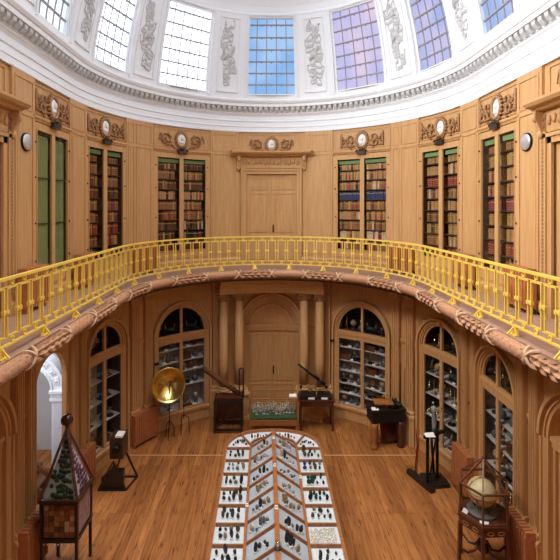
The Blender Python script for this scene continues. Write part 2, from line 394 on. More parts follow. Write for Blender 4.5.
# beaded carved strips beside the side doors
b = MB(M)
for sg in (-1, 1):
    for s in (9.22,):
        b.box(sg * s - .05, sg * s + .05, 0, .06, 4.8, 7.95)
        for k in range(46): b.box(sg * s - .028, sg * s + .028, .06, .08, 4.95 + k * .064, 4.985 + k * .064)
struct(b, 'trim_44', OAKD)
# white cornice
b = MB(M)
b.prof(-HALF, HALF, [(0, 8.757), (.055, 8.757), (.055, 8.80), (.03, 8.82), (.03, 8.90), (.045, 8.91), (.045, 8.94), (.01, 8.96), (.005, 9.08), (.03, 9.09), (.03, 9.12),
    (-.03, 9.14), (-.03, 9.26), (.0, 9.30), (.035, 9.33), (.035, 9.36), (.05, 9.37), (.05, 9.52), (.20, 9.53), (.20, 9.62), (.225, 9.63), (.26, 9.69), (.26, 9.72), (.23, 9.735), (.21, 9.76), (.21, 9.805)], closed=False)
struct(b, 'trim_45', WHITEP)
b = MB(M); N = int(2 * HALF / .172)
for i in range(N):
    s = -HALF + (i + .5) * 2 * HALF / N
    if abs(s) > 12: continue
    b.prof(s - .05, s + .05, [(.05, 9.39), (.10, 9.38), (.17, 9.45), (.18, 9.52), (.05, 9.52)])
struct(b, 'trim_46', RELIEF)

# ---- dome with windows
def dp_(t): return .21 + .57 * t ** 1.45 if t > 0 else .21
def dz_(t): return 9.80 + 2.32 * t
def D(s, q, t): return M(s, dp_(t) + q, dz_(t))
WIN = [(0, .833, 'far', 'far'), (deg(37.6), .84, 'r1', ''), (-deg(37.6), .84, 'l1', ''), (deg(71.2), .68, 'r2', ''), (-deg(71.2), .68, 'l2', ''),
       (8.036, .65, 'r3', ''), (-8.036, .65, 'l3', ''), (10.196, .65, 'rnear', ''), (-10.196, .65, 'lmid', ''), (12.356, .65, 'rnear', ''), (-12.356, .65, 'lnear', ''),
       (14.83, .607, 'rnear', ''), (-14.83, .607, 'lnear', ''), (17.47, .77, 'near', ''), (-17.47, .77, 'near', ''), (HALF - .84, .8, 'near', '')]
T0, T1 = .03, .985; NT = 12
b = MB(D); cur = -HALF
ribs = []
def dplain(a, c, t0=0., t1=1.):
    xs = breaks(a, c, .22); ts = [t0 + (t1 - t0) * i / NT for i in range(NT + 1)]
    for x0, x1 in zip(xs, xs[1:]):
        for u0, u1 in zip(ts, ts[1:]): b.quad([(x0, 0, u0), (x1, 0, u0), (x1, 0, u1), (x0, 0, u1)])
for (c, hw, key, _) in sorted(WIN):
    dplain(cur, c - hw); ribs.append((cur, c - hw)); cur = c + hw
    dplain(c - hw, c + hw, 0, T0); dplain(c - hw, c + hw, T1, 1.)
    for x in (c - hw, c + hw):
        for i in range(NT): u0 = T0 + (T1 - T0) * i / NT; u1 = T0 + (T1 - T0) * (i + 1) / NT; b.quad([(x, 0, u0), (x, -.16, u0), (x, -.16, u1), (x, 0, u1)])
    for t in (T0, T1): b.quad([(c - hw, 0, t), (c + hw, 0, t), (c + hw, -.16, t), (c - hw, -.16, t)])
dplain(cur, HALF)
struct(b, 'ceiling_dome', WHITE)
def dbar(b, s, t0, t1, w_, q0, q1):
    n = 10; rows = []
    for i in range(n + 1):
        t = t0 + (t1 - t0) * i / n; rows.append([b.P(v) for v in ((s - w_ / 2, q0, t), (s + w_ / 2, q0, t), (s + w_ / 2, q1, t), (s - w_ / 2, q1, t))])
    for a, c in zip(rows, rows[1:]):
        for j in range(4): b.face([a[j], a[(j + 1) % 4], c[(j + 1) % 4], c[j]])
    b.face(rows[0][::-1]); b.face(rows[-1])
BARM = mat('lead_grey_bars', (.30, .29, .31), .6)
for k, (c, hw, key, _) in enumerate(WIN):
    fr = MB(D)
    for x in (c - hw + .035, c + hw - .035): dbar(fr, x, T0, T1, .07, -.14, -.04)
    for t in (T0, T1 - .016): fr.box(c - hw, c + hw, -.14, -.04, t, t + .016)
    for x in (c - hw - .035, c + hw + .035): dbar(fr, x, 0.0, 1.0, .06, 0, .035)
    fr = struct(fr, 'window_%d' % (k + 1), WHITEP)
    g = MB(D); n = 16
    for i in range(n):
        u0 = T0 + (T1 - T0) * i / n; u1 = T0 + (T1 - T0) * (i + 1) / n
        xs = [c - hw + .03 + (2 * hw - .06) * j / 6 for j in range(7)]
        for x0, x1 in zip(xs, xs[1:]): g.quad([(x0, -.12, u0), (x1, -.12, u0), (x1, -.12, u1), (x0, -.12, u1)])
    g.build('pane', daylight(key), fr)
    mu = MB(D)
    for j in range(1, 5): dbar(mu, c - hw + 2 * hw * j / 5, T0, T1, .026, -.115, -.095)
    for j in range(1, 7):
        t = T0 + (T1 - T0) * j / 6.6; mu.box(c - hw + .05, c + hw - .05, -.115, -.075, t - .0065, t + .0065)
        for q in range(5):
            x = c - hw + 2 * hw * (q + .5) / 5; mu.box(x - .02, x + .02, -.08, -.06, t - .014, t - .004)
    mu.build('muntin', BARM, fr)
# rib panels: raised frame and plaster arabesque
names = {}
rib_lab = ['left of the blue window above the central door', 'right of the blue window above the central door']
ri = 0
for (a, c) in sorted(ribs, key=lambda r: abs(sum(r))):
    if c - a < .3: continue
    mid = (a + c) / 2
    fr = MB(D); h = min(.34, (c - a) / 2 - .13)
    for x in (mid - h, mid + h): dbar(fr, x, .05, .95, .045, 0, .03)
    for t in (.05, .935): fr.box(mid - h, mid + h, 0, .03, t, t + .015)
    struct(fr, 'trim_%d' % (50 + ri), WHITEP); ri += 1
    if abs(mid) > 9.6: continue
    rv = random.Random(int(mid * 100) + 5000); b = MB(D)
    st = [(mid + .06 * sin(7 * t + 1), .012, t) for t in [.14 + .72 * i / 14 for i in range(15)]]
    b.tube(st, .012, 5)
    t = .16
    while t < .86:
        w_ = h * (.35 + .45 * sin(pi * (t - .05) / .95)) * rv.uniform(.6, 1.15); sg = rv.choice((-1, 1)); q0 = rv.uniform(1.6, 3.0); n = 7; pts = []
        for q in range(n):
            u = q / (n - 1); pts.append((mid + .04 * sin(7 * t) + sg * w_ * sin(u * q0), .014, t + .07 * u - .05 * sin(u * 3)))
        b.tube(pts, [.022 * (1 - .6 * q / (n - 1)) for q in range(n)], 4)
        e = pts[-1]; b.ball((e[0], .01, e[2]), (rv.uniform(.03, .06), .025, rv.uniform(.010, .02)), 6)
        if rv.random() < .5: b.ball((mid + rv.uniform(-.1, .1), .015, t + .01), (rv.uniform(.03, .07), .03, rv.uniform(.01, .022)), 6)
        t += rv.uniform(.022, .042)
    b.ball((mid - .02, .02, .52), (.13, .05, .045), 8); b.tube([(mid - .17, .02, .46), (mid + .14, .03, .6)], .03, 6); b.ball((mid, .02, .74), (.08, .05, .03), 8)
    side = 'left' if mid < 0 else 'right'; am = abs(mid)
    pos = ('between the centre window and first window to its %s' if am < 2.2 else 'between the first and second windows %s of centre' if am < 5 else
           'between the second and third windows %s of centre' if am < 7.2 else 'beyond the third window %s of centre') % side
    t_ = b.build('plaster_relief', RELIEF); tag(t_, 'white plaster arabesque on the rib ' + pos, 'plaster relief')
# upper dome up to lantern
b = MB(M); n = 10; pr = [(.78, 12.0)]
pr = [(.74, 12.12), (.80, 12.12), (.80, 12.17), (.77, 12.20)] + [(.78 + 1.5 * (1 - cos(pi / 2 * i / n)) * .9 + .25 * i / n, 12.22 + .9 * sin(pi / 2 * i / n)) for i in range(n + 1)]
b.prof(-HALF, HALF, pr + [(2.42, 13.4)], closed=False); struct(b, 'ceiling', WHITE)
b = MB(M); b.face([b.P((-HALF + 2 * HALF * i / 120, 2.4, 13.35)) for i in range(120)]); struct(b, 'window_20', daylight('lantern'))

# ---- stair hall seen through the arched doorway on the left
HW = mat('hall_plaster', (.62, .61, .62), .8)
b = MB()
def hall(b, x0, x1, y0, y1, z0, z1):
    b.quad([(x0, y0, z0), (x0, y1, z0), (x0, y1, z1), (x0, y0, z1)]); b.quad([(x0, y1, z0), (x1, y1, z0), (x1, y1, z1), (x0, y1, z1)])
    b.quad([(x0, y0, z0), (x1, y0, z0), (x1, y0, z1), (x0, y0, z1)])
    b.quad([(x0, y0, z1), (x1, y0, z1), (x1, y1, z1), (x0, y1, z1)])
    b.quad([(x1, y0, z0), (x1, 7.95, z0), (x1, 7.95, z1), (x1, y0, z1)]); b.quad([(x1, 9.6, z0), (x1, y1, z0), (x1, y1, z1), (x1, 9.6, z1)])
    b.quad([(x1, 7.95, 3.5), (x1, 9.6, 3.5), (x1, 9.6, z1), (x1, 7.95, z1)])
hall(b, -7.6, -4.565, 6.6, 11.6, 0, 4.2); struct(b, 'wall_hall', HW)
b = MB(); b.quad([(-7.6, 6.6, 0.002), (-4.5, 6.6, .002), (-4.5, 11.6, .002), (-7.6, 11.6, .002)]); struct(b, 'floor_hall', FLOOR)
b = MB()
for x in (-5.35, -6.81):
    b.box(x, x + .26, 10.62, 10.9, 0, 1.72); b.box(x - .04, x + .30, 10.58, 10.9, 1.72, 1.78); b.box(x - .02, x + .28, 10.6, 10.9, 1.78, 1.9); b.box(x - .05, x + .31, 10.57, 10.9, 1.9, 1.97)
    for k in range(4): b.box(x + .03 + k * .055, x + .06 + k * .055, 10.61, 10.63, .2, 1.7)
    for k in range(6): b.box(x + .0 + k * .045, x + .025 + k * .045, 10.585, 10.61, 1.79, 1.89)
n = 24
bx = MB(lambda s, p, z: (s, 10.9 - p, z)); 
b.arch_pts = None
for (r0, r1, y0, y1) in ((.60, .88, 0, .24), (.58, .62, 0, .3), (.86, .92, 0, .3)): bx.arch(-5.95, 1.97, r0, r1, y0, y1, n=n)
for k in range(9):
    a = .2 + k * .34; bx.arch(-5.95, 1.97, .67, .80, .24, .27, a0=a, a1=a + .2, n=3); bx.ball((-5.95 + .735 * cos(a + .1), .27, 1.97 + .735 * sin(a + .1)), (.035, .035, .035), 6)
off = len(b.v); b.v += bx.v; b.f += [[i + off for i in f] for f in bx.f]; b.m += bx.m; b.s += bx.s
struct(b, 'trim_70', WHITEP)
t = thing('staircase', 'dark wooden stair with sloping handrail seen through the arched doorway at left', 'staircase', (-5.28, 9.3, 0))
for k in range(5):
    q = MB(); q.box(-1.3, .42 - k * .26 + .0, .2, .95, 0.003 + k * .16, .16 + k * .16); q.build('step', WALNUT, t)
q = MB(); q.beam((.55, .1, .62), (-1.3, .1, 1.95), .07, .1); q.beam((.55, .1, .1), (-1.3, .1, 1.35), .05, .16); q.build('handrail', WALNUT, t)
for k in range(5):
    q = MB(); x = .5 - k * .4; q.beam((x, .1, 0.0), (x, .1, .65 + (.55 - x) * .715), .035); q.build('baluster', WALNUT, t)
ld = bpy.data.lights.new('hall_fill_light', 'AREA'); ld.shape = 'RECTANGLE'; ld.size = 2.0; ld.size_y = 3.0; ld.energy = 120; ld.color = (.92, .95, 1)  # unseen area light added to brighten the stair hall
lo = bpy.data.objects.new('hall_fill_light', ld); COL.objects.link(lo); lo.location = (-6.3, 9.2, 4.1)

# ================================================================ GALLERY RAILING AND GARLAND
PR = 1.16; U = .281
ZB, ZT = 4.738, 5.55
rail = thing('gallery_railing', 'gilded iron railing running round the inner edge of the upper gallery', 'railing', (0, YF + 3.3, 4.6))
UH = 3.3 * pi / 2
UA = U * 40.0          # visible half length
sA = s_of_u(UA, PR)
def railbar(s0, s1, p0, p1, z0, z1, nm, par, kind=None):
    b = MB(M); b.box(s0, s1, p0, p1, z0, z1); o = b.build(nm, GOLD, par, world=True)
    return tag(o, kind=kind)
railbar(-HALF, HALF, PR - .026, PR + .026, ZT - .03, ZT + .006, 'top_rail', rail)
railbar(-HALF, HALF, PR - .02, PR + .02, ZB - .012, ZB + .014, 'bottom_rail', rail)
def baluster_mb(b):
    w_ = .104; z0, z1, t = 4.835, 5.435, .021
    for x in (-w_, w_):
        b.box(x - t / 2, x + t / 2, -.012, .012, z0, z1)
    for z in (z0, z1 - t): b.box(-w_ - .0, w_ + .0, -.012, .012, z, z + t)
    for x in (-w_, w_): b.box(x - .022, x + .022, -.02, .02, 5.11, 5.16)
    # link at mid height, rings above and below
    sg = 1
    b.box(w_, U - w_, -.012, .012, 5.12, 5.15)
    b.ball((U / 2, 0, 5.134), (.03, .02, .03), 6)
    for zc in (5.487, 4.79):
        b.tube([(.028 * cos(a), 0, zc + .034 * sin(a)) for a in [i * pi / 4 for i in range(8)]], .014, 5, closed=True)
    for z in (5.437, 4.822): b.box(-.0, U, -.007, .007, z, z + .01)
bb = MB(); baluster_mb(bb); BME = bb.mesh('baluster', GOLD, Matrix.Translation((0, 0, 4.6)).inverted())
RIN = MW[rail.name].inverted()
def railpart(nm, me, s, p, z):
    o = bpy.data.objects.new(nm, me); COL.objects.link(o); o.parent = rail
    x, y, th = frame(s); mm = RIN @ Matrix.Translation(M(s, p, z)) @ Matrix.Rotation(-th, 4, 'Z')
    o.location = mm.translation; o.rotation_euler = mm.to_euler(); return o
for i in range(-40, 40): railpart('baluster', BME, s_of_u((i + .0) * U + .0, PR), PR, 4.6)
rest = MB()
for sg in (-1, 1):
    u = UA + U
    tot = 2 * UH + STR
    while u < tot:
        s = s_of_u(sg * u, PR); x, y, th = frame(s); X, Y, Z = M(s, PR, 0)
        for dx in (-.085, .085):
            rest.beam((X + dx * cos(th), Y - dx * sin(th), 4.75), (X + dx * cos(th), Y - dx * sin(th), 5.53), .017)
        u += U
tag(rest.build('baluster', GOLD, rail, world=True), kind='stuff')
bk = MB()
for x in (-.055, .055): bk.beam((x * .2, 0, .14), (x, 0, .02), .034)
bk.beam((0, 0, .135), (0, -.10, .02), .02); bk.box(-.075, .075, -.05, .02, 0, .02); bk.ball((0, 0, .115), (.03, .02, .03), 6); bk.box(-.014, .014, -.012, .012, .02, .14)
BKM = bk.mesh('bracket', GOLD)
for i in range(-11, 11): railpart('bracket', BKM, s_of_u(i + .5, PR), PR, 4.6)
# carved leaf garland under the gallery edge
b = MB(M); n = 12; UG = 11.8; GP = 1.235; GZ = 4.475; rings = []
k = int(2 * UG / .06)
for i in range(k + 1):
    u = -UG + i * .06; s = s_of_u(u, 1.2); sec = int(math.floor(u / 1.0 + 100)) % 2; r = .088 if sec else .098 + .012 * sin(pi * ((u + 100) % 1.0))
    rings.append([b.P((s, GP + r * cos(2 * pi * j / n), GZ + r * sin(2 * pi * j / n))) for j in range(n)])
for r0, r1 in zip(rings, rings[1:]):
    for j in range(n): b.face([r0[j], r0[(j + 1) % n], r1[(j + 1) % n], r1[j]], 0, True)
gar = struct(b, 'trim_80', GARL)
lf = MB(M); gr_ = random.Random(2)
for i in range(-11, 12):
    for side in (0, 1):
        u0 = i + side * .5
        sec = int(math.floor(i + 100)) % 2
        if sec:      # overlapping leaves
            for q in range(5):
                uu = i + .12 + .19 * q if side == 0 else None
                if uu is None: break
                for j in range(7):
                    a = -1.9 + .62 * j; du = .095 * (j % 2)
                    c0 = s_of_u(uu + du, 1.2); L_ = .10
                    pts = [(-1, 0), (-.35, .62), (.35, .55), (1, 0), (.35, -.55), (-.35, -.62)]
                    ri = .092; top = lf.P((c0, GP + (ri + .038) * cos(a), GZ + (ri + .038) * sin(a)))
                    ring = [lf.P((c0 + L_ * px * (R / 3.26 if abs(c0) < Q else 1), GP + (ri + (.03 if px > .8 else 0)) * cos(a + py * .5), GZ + (ri + (.03 if px > .8 else 0)) * sin(a + py * .5))) for px, py in pts]
                    for v in range(6): lf.face([top, ring[v], ring[(v + 1) % 6]], 0, False)
        elif side == 0:
            for q in range(12):
                for j in range(5):
                    a = -1.5 + .75 * j + (.37 if q % 2 else 0); lf.ball((s_of_u(i + .1 + .075 * q, 1.2), GP + .104 * cos(a), GZ + .104 * sin(a)), (.014, .012, .012), 4)
lf.build('carved_leaves', GARL, gar)
rb = MB(M)
for i in range(-11, 12):
    for sg in (-1, 1):
        rows = []
        for q in range(11):
            a = -pi * .38 + pi * .9 * q / 10; uu = i + sg * (.10 - .20 * q / 10)
            rows.append([rb.P((s_of_u(uu + dx, 1.2), GP + rr * cos(a), GZ + rr * sin(a))) for dx, rr in ((-.026, .105), (-.018, .132), (.018, .132), (.026, .105))])
        for r0, r1 in zip(rows, rows[1:]):
            for v in range(3): rb.face([r0[v], r0[v + 1], r1[v + 1], r1[v]], 0)
rb.build('ribbon', RIBBON, gar)

# ================================================================ UPPER LEVEL
def medallion(sc, zc, where, style=0, sc_=1.0, cart=True):
    t = wthing('carved_medallion', 'oval white portrait medallion in oak scrollwork above ' + where, 'carving', sc, .0, zc)
    b = MB(M)
    pts = [(sc + .165 * sc_ * cos(a), .05, zc + .21 * sc_ * sin(a)) for a in [2 * pi * i / 20 for i in range(20)]]; b.tube(pts, .035, 6, closed=True)
    for i in range(20): b.ball((sc + .205 * sc_ * cos(2 * pi * i / 20), .045, zc + .255 * sc_ * sin(2 * pi * i / 20)), (.03, .03, .03), 5)
    b.build('wreath', OAKD, t, world=True)
    b = MB(M); b.ball((sc, .03, zc), (.14 * sc_, .045, .185 * sc_), 14); b.ball((sc + .01, .07, zc + .04), (.06, .04, .075), 8); b.ball((sc + .05, .08, zc + .02), (.02, .02, .02), 5); b.ball((sc - .01, .06, zc - .08), (.085, .03, .05), 8)
    b.build('portrait', MARBLE, t, world=True)
    for sg in (-1, 1):
        b = MB(M)
        def P(x, z): return (sc + sg * x * sc_, .04, zc + z * sc_)
        if style == 0:
            cx, cz = .46, .0
            path = [P(.10, -.26), P(.2, -.27)] + [P(cx + (.21 - .17 * i / 18) * cos(-2.3 + i * .52), cz + (.21 - .17 * i / 18) * sin(-2.3 + i * .52)) for i in range(19)]
            b.tube(path, [.026 + .012 * sin(i * 1.3) for i in range(len(path))], 5)
            path = [P(.62 + .12 * u, -.1 + .26 * sin(u * 3)) for u in [i / 8 for i in range(9)]]; b.tube(path, [.028 * (1 - .6 * i / 8) for i in range(9)], 5)
            for i in range(16):
                a = i * .9; b.ball(P(cx + .15 * cos(a) * (1 - i / 40), cz + .17 * sin(a)), (.032, .035, .022), 5)
        else:
            for q, (r0, c0) in enumerate((((.13), (.36, .07)), ((.11), (.44, -.1)), ((.08), (.6, .02)))):
                path = [P(c0[0] + (r0 - r0 * .7 * i / 12) * cos(-2.0 + i * .5 * (1 if q != 1 else -1)), c0[1] + (r0 - r0 * .7 * i / 12) * sin(-2.0 + i * .5 * (1 if q != 1 else -1))) for i in range(13)]
                b.tube(path, .026, 5)
            for i in range(14): b.ball(P(.26 + .03 * i, -.16 + .13 * sin(i * 1.7) + .012 * i), (.035, .035, .03), 5)
            b.tube([P(.66, -.2 + .42 * i / 5) for i in range(6)], [.035, .025, .035, .025, .035, .02], 5)
        b.build('scroll', OAKD, t, world=True)
    if cart:
        b = MB(M); b.box(sc - .13, sc + .13, .07, .12, 7.955, 8.055)
        for sg in (-1, 1): b.tube([(sc + sg * (.13 + .05 * cos(a)), .1, 8.03 + .05 * sin(a)) for a in [i * .7 for i in range(8)]], .022, 5)
        b.ball((sc, .1, 8.09), (.08, .05, .05), 6); b.build('cartouche', BRONZE, t, world=True)
WH = {0: 'the central upper door', 1: 'the bookcase just %s of the upper door', 2: 'the second bookcase %s of the upper door', 3: ''}
medallion(0, 8.37, 'the central upper door', 0, .95, False)
for sg, sd in ((-1, 'left'), (1, 'right')):
    medallion(sg * C1, 8.38, 'the bookcase just %s of the upper door' % sd, 0 if sg < 0 else 1)
    medallion(sg * C2, 8.38, 'the second bookcase %s of the upper door' % sd, 1)
    medallion(sg * C3, 8.38, 'the green-curtained case at left' if sg < 0 else 'the bookcase beside the right wall lamp', 1)
    medallion(sg * C4, 8.40, 'the side door at the %s edge' % sd, 0, .9, False)

# double doors, upper and lower
def leafpanels(b, s0, s1, zs, p):
    for z0, z1 in zs:
        b.rectframe(s0 + .09, s1 - .09, z0, z1, .035, p, p + .018); b.box(s0 + .15, s1 - .15, p, p + .008, z0 + .07, z1 - .07)
def updoor(sc, k, where):
    t = struct(_surround(sc), 'door_%d' % k, OAK)
    for sg in (-1, 1):
        s0, s1 = sorted((sc, sc + sg * .79)); b = MB(M); b.box(s0 + .003, s1 - .003, -.09, -.03, 4.6, 7.43)
        leafpanels(b, s0, s1, [(4.75, 5.5), (5.6, 6.85), (6.95, 7.33)], -.03); lf = b.build('door_leaf', OAK, t)
        if sg > 0:
            q = MB(M); q.ball((s0 + .06, .0, 5.72), (.025, .04, .025), 8); q.box(s0 + .04, s0 + .08, -.03, -.01, 5.6, 5.84); q.build('handle', BRONZE, lf)
def _surround(sc):
    b = MB(M); e = 0 if sc == 0 else 1; c0, c1, ch = (1.0, 1.12, 1.32) if not e else (.975, 1.06, 1.10)
    for sg in (-1, 1):
        for a, c, p in ((.80, .90, .05), (.90, .97, .08)):
            x0, x1 = sorted((sc + sg * a, sc + sg * c)); b.box(x0, x1, -.02, p, 4.6, 7.44 + (a - .8) + .1)
        x0, x1 = sorted((sc + sg * c0, sc + sg * c1)); b.prof(x0, x1, [(0, 7.55), (.08, 7.56), (.10, 7.64), (.16, 7.78), (.2, 7.95), (.2, 7.99), (0, 7.99)])
        b.tube([(sc + sg * (c0 + c1) / 2, .15 + .04 * cos(a), 7.88 + .05 * sin(a)) for a in [i * pi / 4 for i in range(8)]], .045, 5, closed=True)
        b.ball((sc + sg * (c0 + c1) / 2, .08, 7.6), (.05, .05, .08), 6); b.box(x0 + .02, x1 - .02, 0, .03, 4.9, 7.5)
    b.box(sc - .85, sc + .85, -.12, -.095, 4.6, 7.5)
    b.box(sc - .9, sc + .9, -.02, .05, 7.44, 7.54); b.box(sc - .97, sc + .97, -.02, .08, 7.54, 7.6)
    b.box(sc - 1.0, sc + 1.0, 0, .05, 7.62, 7.98)
    for k in range(14): b.ball((sc - .9 + 1.8 * (k + .5) / 14, .06, 7.81 + .02 * sin(k * 2.2)), (.05, .04, .085), 6)
    b.prof(sc - ch, sc + ch, [(0, 7.98), (.17, 7.99), (.2, 8.03), (.3, 8.05), (.34, 8.1), (.34, 8.14), (0, 8.16)])
    return b
updoor(0, 1, ''); updoor(C4, 2, ''); updoor(-C4, 3, '')
def lowdoor(sc, k):
    b = MB(M); b.arch(sc, 2.64, .86, 1.02, 0, .06, n=24); b.arch(sc, 2.64, .92, .95, 0, .09, n=24); b.arch(sc, 2.64, 1.0, 1.06, 0, .13, n=24); b.arch(sc, 2.64, .60, .68, -.13, -.06, n=20)
    for sg in (-1, 1):
        x0, x1 = sorted((sc + sg * .86, sc + sg * 1.02)); b.box(x0, x1, 0, .06, 0, 2.64); x0, x1 = sorted((sc + sg * 1.0, sc + sg * 1.06)); b.box(x0, x1, 0, .09, 0, 2.64)
    b.box(sc - .86, sc + .86, -.14, .0, 2.50, 2.60); b.box(sc - .86, sc + .86, -.14, .03, 2.60, 2.68); b.box(sc - .9, sc + .9, -.16, -.135, 0, 3.5)
    for sg in (-1, 1): x0, x1 = sorted((sc + sg * .80, sc + sg * .87)); b.box(x0, x1, -.14, -.02, 0, 2.5)
    t = struct(b, 'door_%d' % k, OAKL)
    for sg in (-1, 1):
        s0, s1 = sorted((sc, sc + sg * .80)); b = MB(M); b.box(s0 + .003, s1 - .003, -.13, -.07, 0.005, 2.5); leafpanels(b, s0, s1, [(.15, .8), (.9, 2.38)], -.07)
        if sg < 0: b.box(s1 - .03, s1 + .03, -.07, -.045, .02, 2.48)
        lf = b.build('door_leaf', OAKL, t)
        if sg > 0: q = MB(M); q.ball((s0 + .07, -.03, 1.25), (.02, .04, .04), 8); q.box(s0 + .05, s0 + .09, -.07, -.05, 1.1, 1.36); q.build('handle', BRONZE, lf)
lowdoor(0, 4); lowdoor(C4, 5); lowdoor(-C4, 6)

# bookcases
SHZ = [5.14 + .298 * i for i in range(10)]
def bookcase(sc, hw, label, curtain=False):
    t = wthing('bookcase', label, 'bookcase', sc, 0, 4.6)
    b = MB(M)
    s0, s1 = sc - hw, sc + hw
    b.box(s0, s1, -.44, -.42, 5.1, 7.86); b.box(s0 - .02, s0, -.42, -.0, 5.1, 7.86); b.box(s1, s1 + .02, -.42, -.0, 5.1, 7.86); b.box(s0, s1, -.42, 0, 7.84, 7.87); b.box(s0, s1, -.42, 0, 5.09, 5.12)
    b.build('case_interior', SHELFB, t, world=True)
    b = MB(M); b.rectframe(s0 - .13, s1 + .13, 4.99, 7.97, .13, 0, .035); b.rectframe(s0 - .01, s1 + .01, 5.11, 7.85, .02, .0, .05); b.box(s0 - .13, s1 + .13, 0, .035, 4.6, 4.99)
    b.rectframe(s0, s1, 4.68, 4.93, .03, .035, .05)
    fr = b.build('frame', OAK, t, world=True)
    for z in (5.4, 6.1, 6.95, 7.6):
        q = MB(M)
        for x in (s0 - .06, s1 + .06): q.ball((x, .045, z), (.022, .022, .022), 6)
        q.build('bolt', BRONZE, fr, world=True)
    for sg in (-1, 1):
        x0, x1 = sorted((sc, sc + sg * hw)); b = MB(M)
        q0, q1 = (x1 - .065, x1) if sg < 0 else (x0, x0 + .065)
        b.box(q0, q1, 0, .045, 5.12, 7.84); g0, g1 = (x0 + .012, x1 - .065) if sg < 0 else (x0 + .065, x1 - .012)
        b.box(x0 if sg < 0 else x1 - .012, x0 + .012 if sg < 0 else x1, 0.0, .03, 5.12, 7.84)
        d = b.build('door', OAK, t, world=True)
        b = MB(M); b.box(g0, g1, .015, .02, 5.13, 7.83); b.build('pane', GLASSC, d, world=True)
        if not curtain:
            b = MB(M); b.box(g0, g1, -.06, -.045, 7.70, 7.80); b.build('blind', GREENB, t, world=True)
        else:
            b = MB(M); n = 26; rows = []
            for i in range(n + 1):
                x = x0 + .03 + (x1 - x0 - (.13 if sg < 0 else .03)) * i / n if sg < 0 else x0 + .085 + (x1 - x0 - .16) * i / n
                rows.append([b.P((x, -.03 + .008 * sin(i * 1.5), z)) for z in (5.13, 7.76)])
            for a, c in zip(rows, rows[1:]): b.face([a[0], c[0], c[1], a[1]], 0, True)
            b.build('curtain', GREENF, t, world=True)
            for z in (6.08, 6.95):
                b = MB(M); b.box(g0, g1, -.012, .0, z - .012, z + .012); b.build('rod', BRONZE, t, world=True)
    if not curtain:
        for z in SHZ[1:]:
            b = MB(M); b.box(s0, s1, -.40, -.07, z - .03, z - .008); b.build('shelf', SHELFB, t, world=True)
    return t
BC = [(C3, .64, 'oak bookcase behind glass beside the right wall lamp', 'rightmost bookcase'),
      (C2, .64, 'second glazed oak bookcase right of the central upper door', 'second bookcase right of the upper door'),
      (-C2, .64, 'second glazed oak bookcase left of the central upper door', 'second bookcase left of the upper door'),
      (-C1, .79, 'glazed oak bookcase just left of the central upper door', ''),
      (C1, .79, 'glazed oak bookcase just right of the central upper door', '')]
for c, h, l, _ in BC: bookcase(c, h, l)
bookcase(-C3, .64, 'glazed oak case with green curtains beside the left wall lamp', True)

LEA = {}
def leather(n, c): LEA[n] = mat('leather_' + n, [v * 1.35 for v in c], .5, noise=14, col2=[v * .85 for v in c], scale=(3, 3, 1)); return LEA[n]
for n, c in (('tan', (.42, .22, .09)), ('brown', (.26, .115, .045)), ('dark brown', (.11, .045, .02)), ('cream', (.56, .42, .26)), ('red', (.26, .04, .03)),
             ('crimson', (.20, .03, .05)), ('blue', (.03, .045, .11)), ('black', (.02, .017, .016)), ('ochre', (.40, .24, .07)), ('green', (.06, .08, .035))): leather(n, c)
LKEYS = list(LEA)
def book_shape(b, x0, x1, y0, y1, z0, z1, m, mt, mp):
    # cover with rounded spine (facing -y), raised bands, title label, page block
    w_ = x1 - x0; b.box(x0, x1, y0 + .012, y1, z0, z1, m)
    pts = [(x0 + w_ * (.5 - .5 * cos(a)), y0 + .012 - .012 * sin(a)) for a in [pi * i / 4 for i in range(5)]]
    for (ax, ay), (cx, cy) in zip(pts, pts[1:]): b.quad([(ax, ay, z0), (cx, cy, z0), (cx, cy, z1), (ax, ay, z1)], m)
    h = z1 - z0
    b.box(x0 + w_ * .08, x1 - w_ * .08, y0 - .0015, y0 + .006, z0 + h * .70, z0 + h * .82, mt)
    for f in (.12, .3, .5): b.box(x0 + w_ * .06, x1 - w_ * .06, y0 - .002, y0 + .006, z0 + h * f, z0 + h * f + .006, mt)
    b.box(x0 + w_ * .12, x1 - w_ * .12, y0 + .014, y1 - .004, z1 - .001, z1 + .001, mp)
GILT = mat('gilt_title', (.50, .33, .10), .4, .5); PAGES = mat('pages', (.6, .5, .34), .8)
book_me = {}
def bookmesh(key):
    if key not in book_me:
        b = MB(); book_shape(b, -.5, .5, -.10, .10, 0, 1, 0, 1, 2)
        b2 = MB(); book_shape(b2, -.03, .03, -.10, .10, 0, .22, 0, 1, 2)
        book_me[key] = b2.mesh('book_' + key.replace(' ', '_'), [LEA[key], GILT, PAGES])
    return book_me[key]
ORD = ['lowest', 'second-lowest', 'third-lowest', 'fourth-lowest', 'middle', 'fourth-highest', 'third-highest', 'second-highest', 'highest']
restb = MB(M); count = 0
SCH = {C3: ['black', 'red', 'tan', 'ochre', 'crimson', 'tan', 'tan', 'ochre', 'brown'], C2: ['red', 'brown', 'ochre', 'brown', 'tan', 'brown', 'red', 'tan', 'tan'],
       -C2: ['black', 'brown', 'red', 'brown', 'brown', 'dark brown', 'brown', 'brown', 'brown'], -C1: ['dark brown', 'black', 'dark brown', 'brown', 'brown', 'tan', 'dark brown', 'brown', 'dark brown'],
       C1: ['brown', 'cream', 'brown', 'tan', 'brown', 'blue', 'brown', 'tan', 'tan']}
